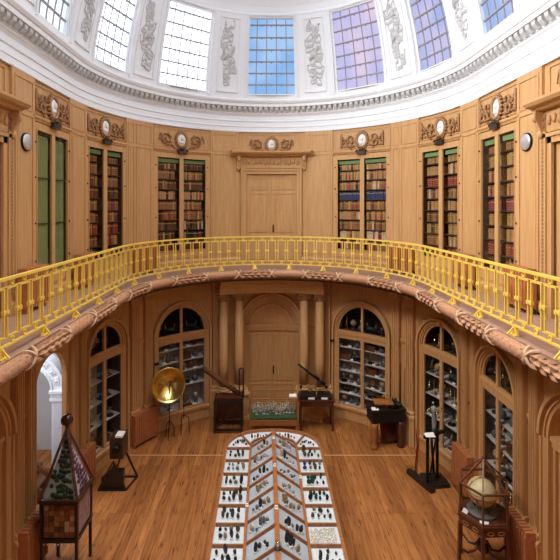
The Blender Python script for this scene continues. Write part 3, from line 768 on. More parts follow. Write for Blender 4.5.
for (sc, hw, l, short) in BC:
    for row in range(8, -1, -1):
        z = SHZ[row]; base = SCH[sc][row]
        for half in (-1, 1):
            x = (sc - hw + .03) if half < 0 else sc + .085; end = (sc - .085) if half < 0 else sc + hw - .03
            r = rnd.random()
            hh = rnd.uniform(.225, .25) if row < 8 else rnd.uniform(.15, .17)
            alt = rnd.choice(LKEYS)
            while True:
                wd = rnd.uniform(.045, .072) if count < 300 or True else .05
                if x + wd > end: break
                key = base if base in ('blue',) else (base if rnd.random() < .62 else alt if rnd.random() < .3 else rnd.choice(['tan', 'brown', 'dark brown', 'ochre', 'cream', 'red'] if sc > 0 else ['brown', 'dark brown', 'dark brown', 'black', 'red', 'tan']))
                h = hh * rnd.uniform(.93, 1.04); pd = rnd.uniform(-.11, -.085)
                visible = row >= 1
                if sc in (C3, C2, -C2) and count < 298 and visible and not (sc == -C2 and half > 0 and False):
                    o = bpy.data.objects.new('book', bookmesh(key)); COL.objects.link(o)
                    X = M(x + wd / 2, pd - .11, z - .008); _, _, th = frame(x + wd / 2)
                    o.location = X; o.rotation_euler = (0, 0, -th); o.scale = ((wd - .004) / .06, 1, h / .22); count += 1
                    hn = 'left' if half < 0 else 'right'
                    tag(o, '%s leather book, %s shelf, %s door, %s' % (key, ORD[row], hn, short), 'book', 'books on the %s shelf behind the %s door of the %s' % (ORD[row], hn, short))
                else:
                    ki = LKEYS.index(key)
                    restb.box(x + .002, x + wd - .002, pd - .2, pd, z - .008, z + h, ki)
                    restb.box(x + .008, x + wd - .008, pd - .002, pd + .002, z + h * .7, z + h * .8, len(LKEYS))
                x += wd + (.0 if rnd.random() < .97 else .03)
ob = restb.build('bound_books', [LEA[k] for k in LKEYS] + [GILT]); tag(ob, 'rows of old leather-bound books filling the remaining bookcase shelves', 'books', kind='stuff')

# wall lamps
for sg, sd in ((-1, 'left'), (1, 'right')):
    s = sg * 8.76; x, y, th = frame(s); t = thing('wall_lamp', 'round white wall lamp with dark rim on the upper panelling at the ' + sd, 'wall lamp', M(s, .05, 7.54), -th)
    def RY(x, y, z): return (x, -z, y)
    b = MB(RY); b.lathe([(.155, 0), (.165, .01), (.165, .03), (.15, .04)], n=24); b.build('rim', IRON, t)
    b = MB(RY); b.lathe([(.148, .035), (.14, .048), (.10, .058), (.05, .062), (.002, .064)], n=24); b.build('lamp_shade', SILVER, t)
# radiators
def radiator(s0, s1, z0, z1, label, p0=.12, p1=.30):
    sc = (s0 + s1) / 2; t = wthing('radiator', label, 'radiator', sc, 0, z0)
    n = max(5, int((s1 - s0) / .075)); b = MB(M)
    for k in range(n):
        a = s0 + (s1 - s0) * (k + .12) / n; c = s0 + (s1 - s0) * (k + .88) / n
        b.box(a, c, p0, p1, z0 + .08, z1); b.box(a + .008, c - .008, p0 - .01, p1 + .012, z0 + .16, z1 - .08)
    b.build('fin', TERRA, t, world=True)
    b = MB(M)
    b.box(s0 + .01, s1 - .01, p0 + .03, p1 - .03, z0 + .1, z0 + .14); b.box(s0 + .01, s1 - .01, p0 + .03, p1 - .03, z1 - .06, z1 - .02); b.build('manifold', TERRA, t, world=True)
    for x in (s0 + .05, s1 - .05):
        b = MB(M); b.box(x - .02, x + .02, p0 + .04, p1 - .04, z0, z0 + .1); b.build('foot', TERRA, t, world=True)
    b = MB(M); b.tube([(s1 + .02, .1, z0 + .02), (s1 + .04, .2, z0 + .1), (s1 - .01, .2, z0 + .12)], .015, 6); b.build('pipe', IRON, t, world=True)
for sg, sd in ((-1, 'left'), (1, 'right')):
    a, c = sorted((sg * deg(49.8), sg * deg(60))); radiator(a, c, 4.6, 5.36, 'terracotta radiator on the gallery between the two bookcases %s of the upper door' % sd)
    a, c = sorted((sg * 6.32, sg * 6.98)); radiator(a, c, 4.6, 5.36, 'terracotta radiator on the gallery just %s of the second bookcase' % sd)
    a, c = sorted((sg * 8.42, sg * 9.14)); radiator(a, c, 4.6, 5.36, 'terracotta radiator on the gallery under the %s wall lamp' % sd)
radiator(-deg(60), -deg(49), .02, .88, 'terracotta radiator on the ground floor beside the brass reflector', .14, .28)
radiator(-6.98, -6.28, .02, .98, 'terracotta radiator on the ground floor behind the black instrument on triangular frames', .14, .30)
radiator(6.28, 6.98, .02, .98, 'terracotta radiator on the ground floor behind the black electrical machine', .14, .30)
radiator(-9.15, -8.45, .02, .95, 'terracotta radiator on the ground floor beside the tall spired cabinet', .14, .30)
radiator(8.45, 9.15, .02, .95, 'terracotta radiator on the ground floor beside the glazed globe case', .14, .30)

# ================================================================ LOWER DISPLAY CABINETS
LSH = [.40, .74, 1.04, 1.42, 1.74, 2.14]
def cabinet(sc, hw, label, lining, shelves=LSH, shm=None):
    t = wthing('display_cabinet', label, 'display cabinet', sc, 0, 0)
    s0, s1 = sc - hw, sc + hw; zs = 3.46 - hw; b = MB(M)
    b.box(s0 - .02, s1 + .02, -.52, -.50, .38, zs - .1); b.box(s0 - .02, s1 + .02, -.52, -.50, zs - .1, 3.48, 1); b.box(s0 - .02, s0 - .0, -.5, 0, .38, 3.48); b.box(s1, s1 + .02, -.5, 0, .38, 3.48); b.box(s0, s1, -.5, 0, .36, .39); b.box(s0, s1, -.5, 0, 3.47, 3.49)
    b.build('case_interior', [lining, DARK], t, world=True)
    b = MB(M); b.arch(sc, zs, hw, hw + .12, 0, .06, n=24); b.arch(sc, zs, hw + .04, hw + .07, 0, .09, n=24); b.arch(sc, zs, hw + .10, hw + .16, 0, .13, n=24); b.arch(sc, zs, hw - .05, hw, -.03, .02, n=24)
    for sg in (-1, 1):
        x0, x1 = sorted((sc + sg * hw, sc + sg * (hw + .12))); b.box(x0, x1, 0, .045, .0, zs); x0, x1 = sorted((sc + sg * (hw + .1), sc + sg * (hw + .16))); b.box(x0, x1, 0, .13, .0, zs)
    b.box(s0 - .0, s1 + .0, 0, .045, 0, .38); b.prof(s0 - .15, s1 + .15, [(.045, .30), (.09, .31), (.09, .38), (.045, .40)])
    b.box(sc - .04, sc + .04, 0, .11, 3.44, 3.62); b.build('archivolt', OAKL, t, world=True)
    b = MB(M); b.box(s0, s1, -.03, .03, zs - .20, zs - .0); b.prof(s0, s1, [(.03, zs - .14), (.055, zs - .13), (.055, zs - .06), (.03, zs - .05)])
    b.box(sc - .035, sc + .035, -.03, .035, zs, 3.44); b.build('transom', OAKL, t, world=True)
    b = MB(M)
    for i in range(16):
        a0, a1 = pi * i / 16, pi * (i + 1) / 16; r = hw - .02
        b.quad([(sc + r * cos(a0), 0, zs), (sc + r * cos(a1), 0, zs), (sc + r * cos(a1), 0, zs + r * sin(a1)), (sc + r * cos(a0), 0, zs + r * sin(a0))])
    b.build('pane', GLASSC, t, world=True)
    for sg in (-1, 1):
        x0, x1 = sorted((sc, sc + sg * hw)); b = MB(M); b.rectframe(x0, x1, .385, zs - .2, .05, -.02, .03); d = b.build('door', OAKL, t, world=True)
        b = MB(M); b.box(x0 + .05, x1 - .05, .0, .004, .43, zs - .25); b.build('pane', GLASSC, d, world=True)
        if sg > 0: b = MB(M); b.ball((x0 + .03, .045, 1.4), (.012, .02, .03), 6); b.build('handle', DBRASS, d, world=True)
    for z in shelves:
        b = MB(M); b.box(s0, s1, -.49, -.06, z - .022, z); b.build('shelf', shm or SHELFW, t, world=True)
    b = MB(M); b.box(s0, s1, -.49, -.06, zs - .12, zs - .02); b.build('shelf', SHELFB, t, world=True)
    return t
LDK = [.40, 1.0, 1.55, 2.08]
CABS = [(-C1, .79, 'arched oak display cabinet behind the brass reflector', PAPER, [.40, 1.08, 1.50, 1.82, 2.2], 'cabinet behind the brass reflector'),
        (C1, .79, 'arched oak display cabinet of scientific instruments right of the columns', PAPER, LSH, 'cabinet right of the columns'),
        (-C2, .63, 'dark arched oak display cabinet next to the white stair-hall arch', PAPERD, LDK, 'cabinet beside the stair-hall arch'),
        (C2, .63, 'arched oak display cabinet behind the black electrical machine', PAPERD, LDK, 'cabinet behind the electrical machine'),
        (C3, .63, 'arched oak display cabinet behind the glazed globe case', PAPERD, LDK, 'cabinet behind the globe case')]
# small instruments, one prototype of each kind
def proto_microscope():
    t = thing('microscope', 'x', 'microscope'); b = MB(); b.box(-.05, .05, -.04, .04, 0, .02); b.build('base', WALNUT, t)
    b = MB(); b.tube([(0, .02, .02), (0, .02, .16)], .009, 6); b.box(-.03, .03, -.04, .03, .09, .098); b.build('pillar', DBRASS, t)
    b = MB(); b.tube([(0, -.03, .12), (0, .03, .27)], .018, 8); b.build('tube', DBRASS, t); return t
def proto_jar():
    t = thing('bell_jar', 'x', 'bell jar'); b = MB(); b.lathe([(.07, 0), (.075, .01), (.07, .025)], n=14); b.build('base', EBONY, t)
    b = MB(); b.lathe([(.062, .025), (.062, .16), (.05, .2), (.02, .225), (.002, .228)], n=14); b.build('dome', GLASS, t)
    b = MB(); b.tube([(0, 0, .025), (0, 0, .12)], .008, 6); b.ball((0, 0, .14), .028, 8); b.build('specimen', DBRASS, t); return t
def proto_box():
    t = thing('instrument_box', 'x', 'box'); b = MB(); b.box(-.12, .12, -.07, .07, 0, .09); b.build('body', WALNUT, t); b = MB(); b.box(-.125, .125, -.075, .075, .092, .12); b.build('lid', WALNUT, t)
    b = MB(); b.box(-.012, .012, -.08, -.072, .07, .10); b.build('clasp', BRASS, t); return t
def proto_balance():
    t = thing('balance', 'x', 'balance'); b = MB(); b.lathe([(.06, 0), (.05, .02), (.012, .03), (.01, .24), (.015, .26), (.002, .28)], n=10); b.build('stand', DBRASS, t)
    b = MB(); b.beam((-.13, 0, .25), (.13, 0, .25), .012); b.build('beam', BRASS, t)
    for s in (-1, 1):
        b = MB(); b.lathe([(.004, .24), (.005, .12), (.04, .10), (.035, .09), (.002, .088)], c=(s * .125, 0), n=10); b.build('pan', BRASS, t)
    return t
def proto_flask():
    t = thing('flask', 'x', 'flask'); b = MB(); b.lathe([(.03, 0), (.065, .03), (.07, .07), (.05, .11), (.018, .14), (.015, .2), (.02, .21)], n=14); b.build('body', mat('smoky_glass', (.10, .12, .13), .1), t)
    b = MB(); b.lathe([(.016, .205), (.018, .235), (.002, .238)], n=10); b.build('stopper', CARD, t); return t
def proto_coil():
    t = thing('induction_coil', 'x', 'coil'); b = MB(); b.box(-.13, .13, -.06, .06, 0, .03); b.build('base', EBONY, t)
    b = MB(lambda x, y, z: (z, y, x + .09)); b.lathe([(.055, -.1), (.055, -.09), (.042, -.088), (.042, .088), (.055, .09), (.055, .1)], n=14); b.build('winding', mat('green_silk', (.04, .05, .045), .5), t)
    for s in (-1, 1): b = MB(); b.tube([(s * .11, 0, .03), (s * .11, 0, .19)], .007, 6); b.ball((s * .11, 0, .195), .015, 6); b.build('terminal', BRASS, t)
    return t
def proto_globe():
    t = thing('small_globe', 'x', 'globe'); b = MB(); b.lathe([(.05, 0), (.045, .015), (.012, .03), (.01, .08), (.02, .09)], n=12); b.build('stand', WALNUT, t)
    b = MB(); b.ball((0, 0, .155), .065, 12); b.build('ball', mat('aged_globe_paper', (.38, .28, .14), .5), t)
    b = MB(); b.tube([(0.075 * cos(a), 0, .155 + .075 * sin(a)) for a in [i * pi / 8 for i in range(16)]], .005, 4, closed=True); b.build('meridian', BRASS, t); return t
def proto_model():
    t = thing('wooden_model', 'x', 'model'); b = MB(); b.box(-.14, .14, -.06, .06, 0, .02); b.build('base', WALNUT, t)
    for s in (-1, 1): b = MB(); b.beam((s * .12, 0, .02), (s * .02, 0, .24), .014); b.build('strut', WALNUT, t)
    b = MB(lambda x, y, z: (x, z, y + .12)); b.lathe([(.055, -.01), (.06, 0), (.055, .01)], n=14); b.build('wheel', DBRASS, t); return t
PROTO = [(proto_microscope, 'brass microscope', .12), (proto_jar, 'glass bell jar', .16), (proto_box, 'dark wooden instrument box', .26), (proto_balance, 'brass balance', .27),
         (proto_flask, 'smoky glass flask', .15), (proto_coil, 'black induction coil', .27), (proto_globe, 'small aged globe', .16), (proto_model, 'wooden mechanical model', .29)]
prot = [(f(), n_, w_) for f, n_, w_ in PROTO]; used = [False] * len(prot)
SHN = ['bottom', 'second-lowest', 'third-lowest', 'fourth-lowest', 'fifth-lowest', 'sixth-lowest']
ci = 0
for (sc, hw, lab, lin, shl, short) in CABS:
    cabinet(sc, hw, lab, lin, shl)
    zs = 3.46 - hw
    levels = [(z, SHN[i] + ' shelf') for i, z in enumerate(shl)] + [(zs - .02, 'arched top shelf')]
    for li, (z, ln) in enumerate(levels):
        gapz = (levels[li + 1][0] - z - .05) if li + 1 < len(levels) else hw * .55
        for half in (-1, 1):
            order = list(range(len(prot))); rnd.shuffle(order)
            x0 = sc - hw + .06 if half < 0 else sc + .05; x1 = sc - .05 if half < 0 else sc + hw - .06
            x = x0 + rnd.uniform(0, .05)
            if ln.startswith('arch'): x0 += .1 if half < 0 else 0; x1 -= .1 if half > 0 else 0; x = x0
            hgt = [.27, .23, .12, .28, .24, .21, .23, .24]
            for k in order:
                if x + prot[k][2] > x1: continue
                if hgt[k] * .9 > gapz and k != 2: continue
                s = x + prot[k][2] / 2; _, _, th = frame(s); pp = rnd.uniform(-.24, -.16)
                f = min(1.35, gapz / hgt[k] * .92)
                lb = '%s on the %s, %s door, of the %s' % (prot[k][1], ln, 'left' if half < 0 else 'right', short)
                lb = lb.replace(' on the ', ', ', 1).replace(', of the ', ', ')
                grp = 'instruments in the ' + short
                if not used[k]:
                    o = prot[k][0]; o.location = M(s, pp, z); o.rotation_euler = (0, 0, -th); o['label'] = lb; o['group'] = grp; used[k] = True; o.scale = (f,) * 3
                else: dup(prot[k][0], M(s, pp, z), -th + rnd.uniform(-.1, .1), lb, grp, (f,) * 3)
                x += prot[k][2] * max(1, f) + rnd.uniform(.01, .04)
            # one white label card per half shelf
            if not ln.startswith('arch') and lin is PAPER or (rnd.random() < .6 and not ln.startswith('arch')):
                s = (x0 + x1) / 2 + rnd.uniform(-.15, .15); _, _, th = frame(s)
                b = MB(); b.quad([(-.05, 0, .001), (.05, 0, .001), (.05, .03, .045), (-.05, .03, .045)]); b.quad([(-.05, .05, .001), (.05, .05, .001), (.05, .03, .045), (-.05, .03, .045)])
                c = b.build('label_card', CARD); c.location = M(s, -.09, z); c.rotation_euler = (0, 0, -th)
                tag(c, 'small white card, %s, %s door, %s' % (ln, 'left' if half < 0 else 'right', short), 'label card', 'label cards in the ' + short)
# small dark plaques on the lower wall
for s, z, wh in ((deg(25.3), 2.34, 'beside the cabinet right of the columns'), (-deg(48.6), 2.0, 'beside the cabinet behind the brass reflector'), (6.6, 2.0, 'between the two side cabinets at right')):
    x, y, th = frame(s); b = MB(); b.box(-.06, .06, -.03, 0, -.03, .03); o = b.build('sensor_box', IRON); o.location = M(s, .14 if abs(s) < 5 else .03, z); o.rotation_euler = (0, 0, -th); tag(o, 'small black box on the wall ' + wh, 'sensor box')

# ================================================================ CENTRAL MINERAL CASE
TY1, TY0 = 10.45, 2.2
t = thing('mineral_case', 'long round-ended glazed mineral case with white compartments in the middle of the floor', 'display case', (0, 6.4, 0))
def outline(hw, yend, ycap, n=14, e=2.25):     # far end outline from right to left
    pts = []
    for i in range(n + 1):
        a = pi * i / n; c, s_ = cos(a), sin(a)
        pts.append((hw * (abs(c) ** (2 / e)) * (1 if c >= 0 else -1), yend + (ycap - yend) * abs(s_) ** (2 / e)))
    return pts
OUT = outline(1.12, TY1 - .05, 11.25, 20); INN = outline(.54, 10.50, 10.86, 12)
OUT = [(x * 1.025, y + .06) for x, y in OUT]
far_o = OUT; near_o = [(x, 2 * 6.4 - y) for x, y in OUT][::-1]
full = far_o + [(x, 12.8 - y) for x, y in reversed(far_o)]
def shrink(poly, k): cx = 0; return [(x * (1 - k / 1.12), 6.4 + (y - 6.4) * (1 - k / 4.85)) for x, y in poly]
b = MB(); b.prism(shrink(full, .06), .28, .62); b.build('body', CASEW, t, world=True)
b = MB(); n = len(full); o2 = shrink(full, .05)
for i in range(n):
    j = (i + 1) % n; b.quad([(*full[i], .60), (*full[j], .60), (*full[j], .71), (*full[i], .71)]); b.quad([(*o2[i], .60), (*o2[j], .60), (*o2[j], .71), (*o2[i], .71)])
    b.quad([(*full[i], .71), (*full[j], .71), (*o2[j], .71), (*o2[i], .71)]); b.quad([(*full[i], .60), (*full[j], .60), (*o2[j], .60), (*o2[i], .60)])
b.build('rim', CASEW, t, world=True)
for x in (-.85, .85):
    for y in (2.8, 4.6, 6.4, 8.2, 10.0):
        b = MB(); b.lathe([(.05, 0), (.035, .05), (.045, .2), (.05, .28)], c=(x, y), n=10); b.build('leg', CASEW, t, world=True)
b = MB(); b.prism(shrink(full, .045), .625, .645); b.build('outer_lining', LINW, t, world=True)
# raised roof-like inner tier
b = MB(); zr, zs_ = .665, 1.02
inner_far = INN; ys = [12.8 - 10.5, 10.5]
for sg in (-1, 1):
    b.quad([(sg * .54, 2.3, zr), (sg * .54, 10.5, zr), (0, 10.5, zs_), (0, 2.3, zs_)])
for yy, sg2 in ((10.5, 1), (2.3, -1)):
    pp = [(x, yy + (y - 10.5) * sg2) for x, y in INN]
    for (a, c) in zip(pp, pp[1:]): b.face([b.P((a[0], a[1], zr)), b.P((c[0], c[1], zr)), b.P((0, yy, zs_))])
b.build('inner_lining', LINB, t, world=True)
b = MB()
def slant(x): return zr + (zs_ - zr) * (1 - abs(x) / .54)
for sg in (-1, 1):
    b.box(sg * .54 - .024, sg * .54 + .024, 2.3, 10.52, .64, .735)
    for i in range(17):
        y = 10.43 - .5 * i; x0, x1 = sorted((sg * .56, sg * 1.09)); b.box(x0, x1, y - .014, y + .014, .64, .705)
        b.beam((sg * .54, y, .69), (0, y, 1.05), .02, .06)
    b.beam((sg * .52, 10.52, .70), (sg * .78, 11.03, .68), .024, .06)
b.beam((0, 2.0, .69), (0, 2.3, .7), .03, .06); b.beam((0, 10.84, .70), (0, 11.22, .69), .03, .06); b.beam((0, 10.5, 1.04), (0, 10.86, .71), .04, .06)
for a, c in zip(INN, INN[1:]): b.beam((*a, .70), (*c, .70), .04, .07)
b.build('divider', CASEW, t, world=True)
b = MB(); b.box(-.04, .04, 2.3, 10.5, .98, 1.085); b.build('spine_rail', CASEW, t, world=True)
b = MB()
for sg in (-1, 1):
    x0, x1 = sorted((sg * .56, sg * 1.09)); b.box(x0, x1, 2.3, 10.43, .712, .716)
b.build('outer_glass', GLASS, t, world=True)
for (x, y, z) in ((-.54, 8.33, .74), (.54, 9.2, .74), (0, 9.02, 1.09), (0, 7.75, 1.09), (0, 10.1, 1.09)):
    b = MB(); b.box(x - .03, x + .03, y - .03, y + .03, z, z + .012); b.beam((x, y, z), (x, y, z + .05), .05, .02); b.build('number_tag', CARD, t, world=True)
bj = thing('glass_dome', 'small clear glass dome over a metal piece on the spine of the mineral case', 'glass dome', (.0, 6.85, 1.085))
b = MB(); b.lathe([(.06, 0), (.06, .012), (.002, .014)], n=16); b.build('base', EBONY, bj)
b = MB(); b.lathe([(.055, .014), (.062, .05), (.05, .09), (.02, .115), (.002, .118)], n=18); b.build('dome', glass('dome_glass', (.85, .88, .88), .12), bj)
b = MB(); b.ball((0, 0, .035), .022, 10); b.build('metal_piece', SILVER, bj)

# minerals
MCOL = {'dark grey': (.045, .042, .042), 'black': (.015, .015, .017), 'olive': (.10, .085, .04), 'brown': (.15, .08, .045), 'grey': (.22, .21, .20), 'white': (.62, .60, .56),
        'sandy': (.42, .32, .19), 'green': (.015, .11, .055), 'blue': (.03, .05, .28), 'plum': (.16, .05, .05), 'dark teal': (.02, .05, .055)}
MM = {k: mat('mineral_' + k.replace(' ', '_'), c, .45, noise=22, col2=[v * .5 for v in c], scale=(2, 2, 2)) for k, c in MCOL.items()}
STAND = mat('specimen_stand', (.78, .77, .74), .6)
def rock(seed, sx, sy, sz, key):
    rv = random.Random(seed); bm = bmesh.new(); bmesh.ops.create_icosphere(bm, subdivisions=2, radius=1)
    ax = [Vector((rv.gauss(0, 1), rv.gauss(0, 1), rv.gauss(0, 1))).normalized() for _ in range(9)]
    for v in bm.verts:
        d = v.co.normalized(); r = 1.0
        for k, a in enumerate(ax):
            q = d.dot(a)
            if q > .55: r = min(r, (.55 + .12 * (k % 3)) / q)
        v.co = Vector((d.x * r * sx, d.y * r * sy, (d.z * r) * sz))
    lo = min(v.co.z for v in bm.verts)
    for v in bm.verts: v.co.z = v.co.z - lo + .008
    r_ = bmesh.ops.create_cone(bm, cap_ends=True, segments=8, radius1=max(sx, .012) * .8, radius2=max(sx, .012) * .8, depth=.012)
    for v in r_['verts']: v.co.z += .006
    me = bpy.data.meshes.new('mineral_specimen'); bm.to_mesh(me); bm.free(); me.materials.append(MM[key]); me.materials.append(STAND)
    for p in me.polygons: p.material_index = 1 if p.index >= len(me.polygons) - 10 else 0
    return me
RME = {}
def rmesh(key, v):
    if (key, v) not in RME:
        rv = random.Random(len(key) * 7 + v * 13); tall = v % 2
        w_ = rv.uniform(.022, .032); RME[(key, v)] = rock(v * 31 + len(key), w_, w_ * .7, rv.uniform(.05, .065) if tall else rv.uniform(.03, .042), key)
    return RME[(key, v)]
def place(key, x, y, z, big, lab, grp):
    o = bpy.data.objects.new('mineral_specimen', rmesh(key, rnd.randrange(5))); COL.objects.link(o); o.location = (x, y, z)
    o.rotation_euler = (rnd.uniform(-.1, .1) * 0, 0, rnd.uniform(-.5, .5)); o.scale = (big * rnd.uniform(1.1, 1.6),) * 3; tag(o, lab, 'mineral', grp)
NUMW = ['first', 'second', 'third', 'fourth', 'fifth', 'sixth', 'seventh', 'eighth']
PAL = {('L', 0): ['dark grey', 'olive', 'black'], ('L', 1): ['sandy', 'grey', 'brown'], ('L', 2): ['dark grey', 'grey', 'olive'], ('L', 3): ['brown', 'dark grey'], ('L', 4): ['brown', 'dark grey', 'olive'],
       ('L', 5): ['olive', 'dark grey', 'sandy'], ('L', 6): ['dark grey', 'black'], ('L', 7): ['dark grey', 'olive'],
       ('R', 0): ['brown', 'olive', 'black'], ('R', 1): ['blue', 'dark grey', 'olive', 'sandy'], ('R', 2): ['dark teal', 'green', 'black'], ('R', 3): ['black', 'green', 'dark teal'], ('R', 4): ['olive', 'sandy', 'dark grey'],
       ('R', 6): ['dark grey', 'brown'], ('R', 7): ['grey', 'dark grey'],
       ('l', 0): ['sandy', 'dark grey'], ('l', 1): ['grey', 'white'], ('l', 2): ['plum', 'dark grey'], ('l', 3): ['sandy', 'white'], ('l', 4): ['grey', 'sandy', 'dark grey'], ('l', 5): ['grey', 'white'], ('l', 6): ['grey', 'dark grey', 'sandy'], ('l', 7): ['sandy', 'dark grey'],
       ('r', 0): ['sandy', 'white'], ('r', 1): ['dark grey', 'white'], ('r', 2): ['white', 'grey'], ('r', 3): ['white', 'sandy'], ('r', 4): ['grey', 'sandy', 'dark grey'], ('r', 5): ['sandy', 'dark grey', 'black'], ('r', 6): ['sandy', 'dark grey', 'black'], ('r', 7): ['sandy', 'grey']}
for side, sg in (('L', -1), ('R', 1)):
    sd = 'left' if sg < 0 else 'right'
    for i in range(8):
        y0 = 10.43 - .5 * i
        if side == 'R' and i == 5:
            b = MB(); bb_ = random.Random(3)
            for q in range(420):
                x = bb_.uniform(.60, 1.04); y = bb_.uniform(y0 - .46, y0 - .06); r = bb_.uniform(.007, .013); b.ball((x, y, .652), (r, r, r * .7), 4, 0 if q % 4 else 1)
            o = b.build('small_pebbles', [mat('cream_pebbles', (.62, .50, .33), .6), mat('pale_pebbles', (.70, .66, .58), .6)]); tag(o, 'tiny sandy pebbles covering one compartment of the right row of the mineral case', 'pebbles', kind='stuff'); continue
        pal = PAL[(side, i)]
        for row, (yy, nn) in enumerate(((y0 - .31, 4), (y0 - .15, 4 if i % 2 else 3))):
            for q in range(nn):
                key = pal[(q + row) % len(pal)] if rnd.random() < .75 else rnd.choice(pal)
                if side == 'R' and i == 1: key = 'blue' if (q == 0) else rnd.choice(['dark grey', 'olive', 'sandy'])
                f = .64 + .41 * (q + .5) / nn + rnd.uniform(-.02, .02)
                place(key, sg * f, yy + rnd.uniform(-.02, .02), .646, (1.25 if f < .85 else 1.0) * (.8 if side == 'R' and i == 6 else 1),
                      '%s mineral, %s compartment from the far end, outer %s row of the case' % (key, NUMW[i], sd), 'minerals in outer %s compartment %s from the far end' % (sd, NUMW[i]))
    for i in range(8):
        y0 = 10.43 - .5 * i; pal = PAL[('l' if sg < 0 else 'r', i)]
        for q in range(5 if i % 3 else 4):
            x = .13 + .34 * (q + .3) / 5 + rnd.uniform(-.015, .015); key = rnd.choice(pal); yy = y0 - rnd.uniform(.22, .36)
            place(key, sg * x, yy, slant(x) + .0, rnd.uniform(.95, 1.35), '%s mineral, %s compartment from the far end, inner %s slope of the case' % (key, NUMW[i], sd), 'minerals on inner %s slope %s from the far end' % (sd, NUMW[i]))
    for q in range(7):
        place(rnd.choice(['dark grey', 'brown', 'black']), sg * (.66 + .05 * q), 10.60 + .28 * (.5 - abs(q / 6 - .45)) + (q % 2) * .05, .646, .8, 'dark mineral in the %s curved corner compartment at the far end of the case' % sd, 'minerals in the far %s corner' % sd)
    for q in range(7):
        place(rnd.choice(['dark grey', 'brown', 'grey']), sg * (.10 + .07 * q), 10.98 + .05 * (q % 2) - .01 * q, .646, .8, 'dark mineral in the curved end compartment %s of the spine' % sd, 'minerals in the end compartment %s of the spine' % sd)

# ================================================================ DISPLAY BOX BEHIND THE MINERAL CASE
t = thing('coral_case', 'low wood-framed glass case with white coral over green ground in front of the arched door', 'display case', (.04, 12.45, 0))
for x in (-.64, .64):
    for y in (-.26, .26): b = MB(); b.box(x - .03, x + .03, y - .03, y + .03, 0, .40); b.build('leg', CASEW, t)
b = MB(); b.box(-.68, .68, -.30, .30, .36, .48); b.build('base', CASEW, t)
b = MB()
for x in (-.665, .665):
    for y in (-.285, .285): b.box(x - .015, x + .015, y - .015, y + .015, .48, 1.10)
for z in (.49, 1.09):
    for y in (-.285, .285): b.box(-.68, .68, y - .015, y + .015, z - .012, z + .012)
    for x in (-.665, .665): b.box(x - .015, x + .015, -.3, .3, z - .012, z + .012)
b.build('frame', ORWOOD, t)
b = MB(); b.box(-.66, .66, -.292, -.289, .5, 1.08); b.box(-.66, .66, -.28, .28, 1.092, 1.096); b.build('pane', GLASS, t)
b = MB(); b.box(-.65, .65, -.27, .27, .48, .56); b.build('green_ground', GREENG, t)
CORAL = mat('white_coral', (.62, .58, .48), .7, noise=12, col2=(.4, .36, .28), scale=(3, 3, 3))
for k in range(13):
    rv = random.Random(k); cx = -.56 + 1.12 * k / 12; cy = rv.uniform(-.12, .12)
    b = MB()
    for q in range(9):
        a = rv.uniform(0, 6.28); h = rv.uniform(.12, .30); r = rv.uniform(.03, .09)
        b.tube([(0, 0, 0), (r * .5 * cos(a), r * .5 * sin(a), h * .5), (r * cos(a), r * sin(a), h)], [.014, .012, .006], 5); b.ball((r * cos(a), r * sin(a), h), .02, 5)
    b.ball((0, 0, .02), (.05, .05, .03), 7); o = b.build('coral', CORAL); o.location = (.04 + cx, 12.45 + cy, .56)
    tag(o, 'branching white coral on green ground inside the low glass case before the arched door', 'coral', 'corals in the low glass case')
b = MB(); b.box(-.1, .1, -.05, .05, 0, .02); b.quad([(-.1, -.05, .02), (.1, -.05, .02), (.1, .05, .06), (-.1, .05, .06)]); o = b.build('label_card', CARD); o.location = (.58, 12.3, 1.10); tag(o, 'white card lying on the right end of the coral case top', 'label card')

# ================================================================ INSTRUMENTS ON THE FLOOR
# brass reflector on tripod
t = thing('parabolic_reflector', 'large polished brass parabolic reflector on a thin iron tripod at the left', 'reflector', (-2.84, 12.05, 0))
ax = Vector((.32, -.88, .18)).normalized(); u = ax.cross(Vector((0, 0, 1))).normalized(); v = u.cross(ax)
def TF(x, y, z): p = Vector((0, 0, 1.52)) + u * x + v * y + ax * z; return (p.x, p.y, p.z)
b = MB(TF); pr = [(.004, -.26)] + [(.45 * i / 10, -.26 + .26 * (i / 10) ** 2) for i in range(1, 11)]; pr2 = [(r + .008, z - .01) for r, z in reversed(pr)]
b.lathe(pr + [(.465, .005)] + pr2, n=36); b.build('dish', BRASS, t)
b = MB(TF); b.tube([(0, 0, -.26), (0, 0, -.05)], .012, 6); b.ball((0, 0, -.03), .03, 8); b.build('burner', DBRASS, t)
b = MB(); b.tube([(0, .12, 0.35), (0, .12, 1.45)], .013, 6); b.tube([(0, .12, 1.45), (0, .2, 1.52)], .012, 6); b.build('pole', IRON, t)
for k in range(3):
    a = .5 + k * 2 * pi / 3; b = MB(); b.tube([(0, .12, .5), (.12 * cos(a), .12 + .12 * sin(a), .32), (.14 * cos(a), .12 + .14 * sin(a), .0)], .011, 6); b.build('leg', IRON, t)
t = thing('iron_tripod', 'second thin iron tripod stand just right of the brass reflector', 'tripod', (-2.50, 12.47, 0))
b = MB(); b.tube([(0, 0, .4), (0, 0, 1.55)], .011, 6); b.ball((0, 0, 1.56), .03, 6); b.build('pole', IRON, t)
for k in range(3): a = .2 + k * 2 * pi / 3; b = MB(); b.tube([(0, 0, .5), (.13 * cos(a), .13 * sin(a), .44), (.16 * cos(a), .16 * sin(a), 0)], .011, 6); b.build('leg', IRON, t)

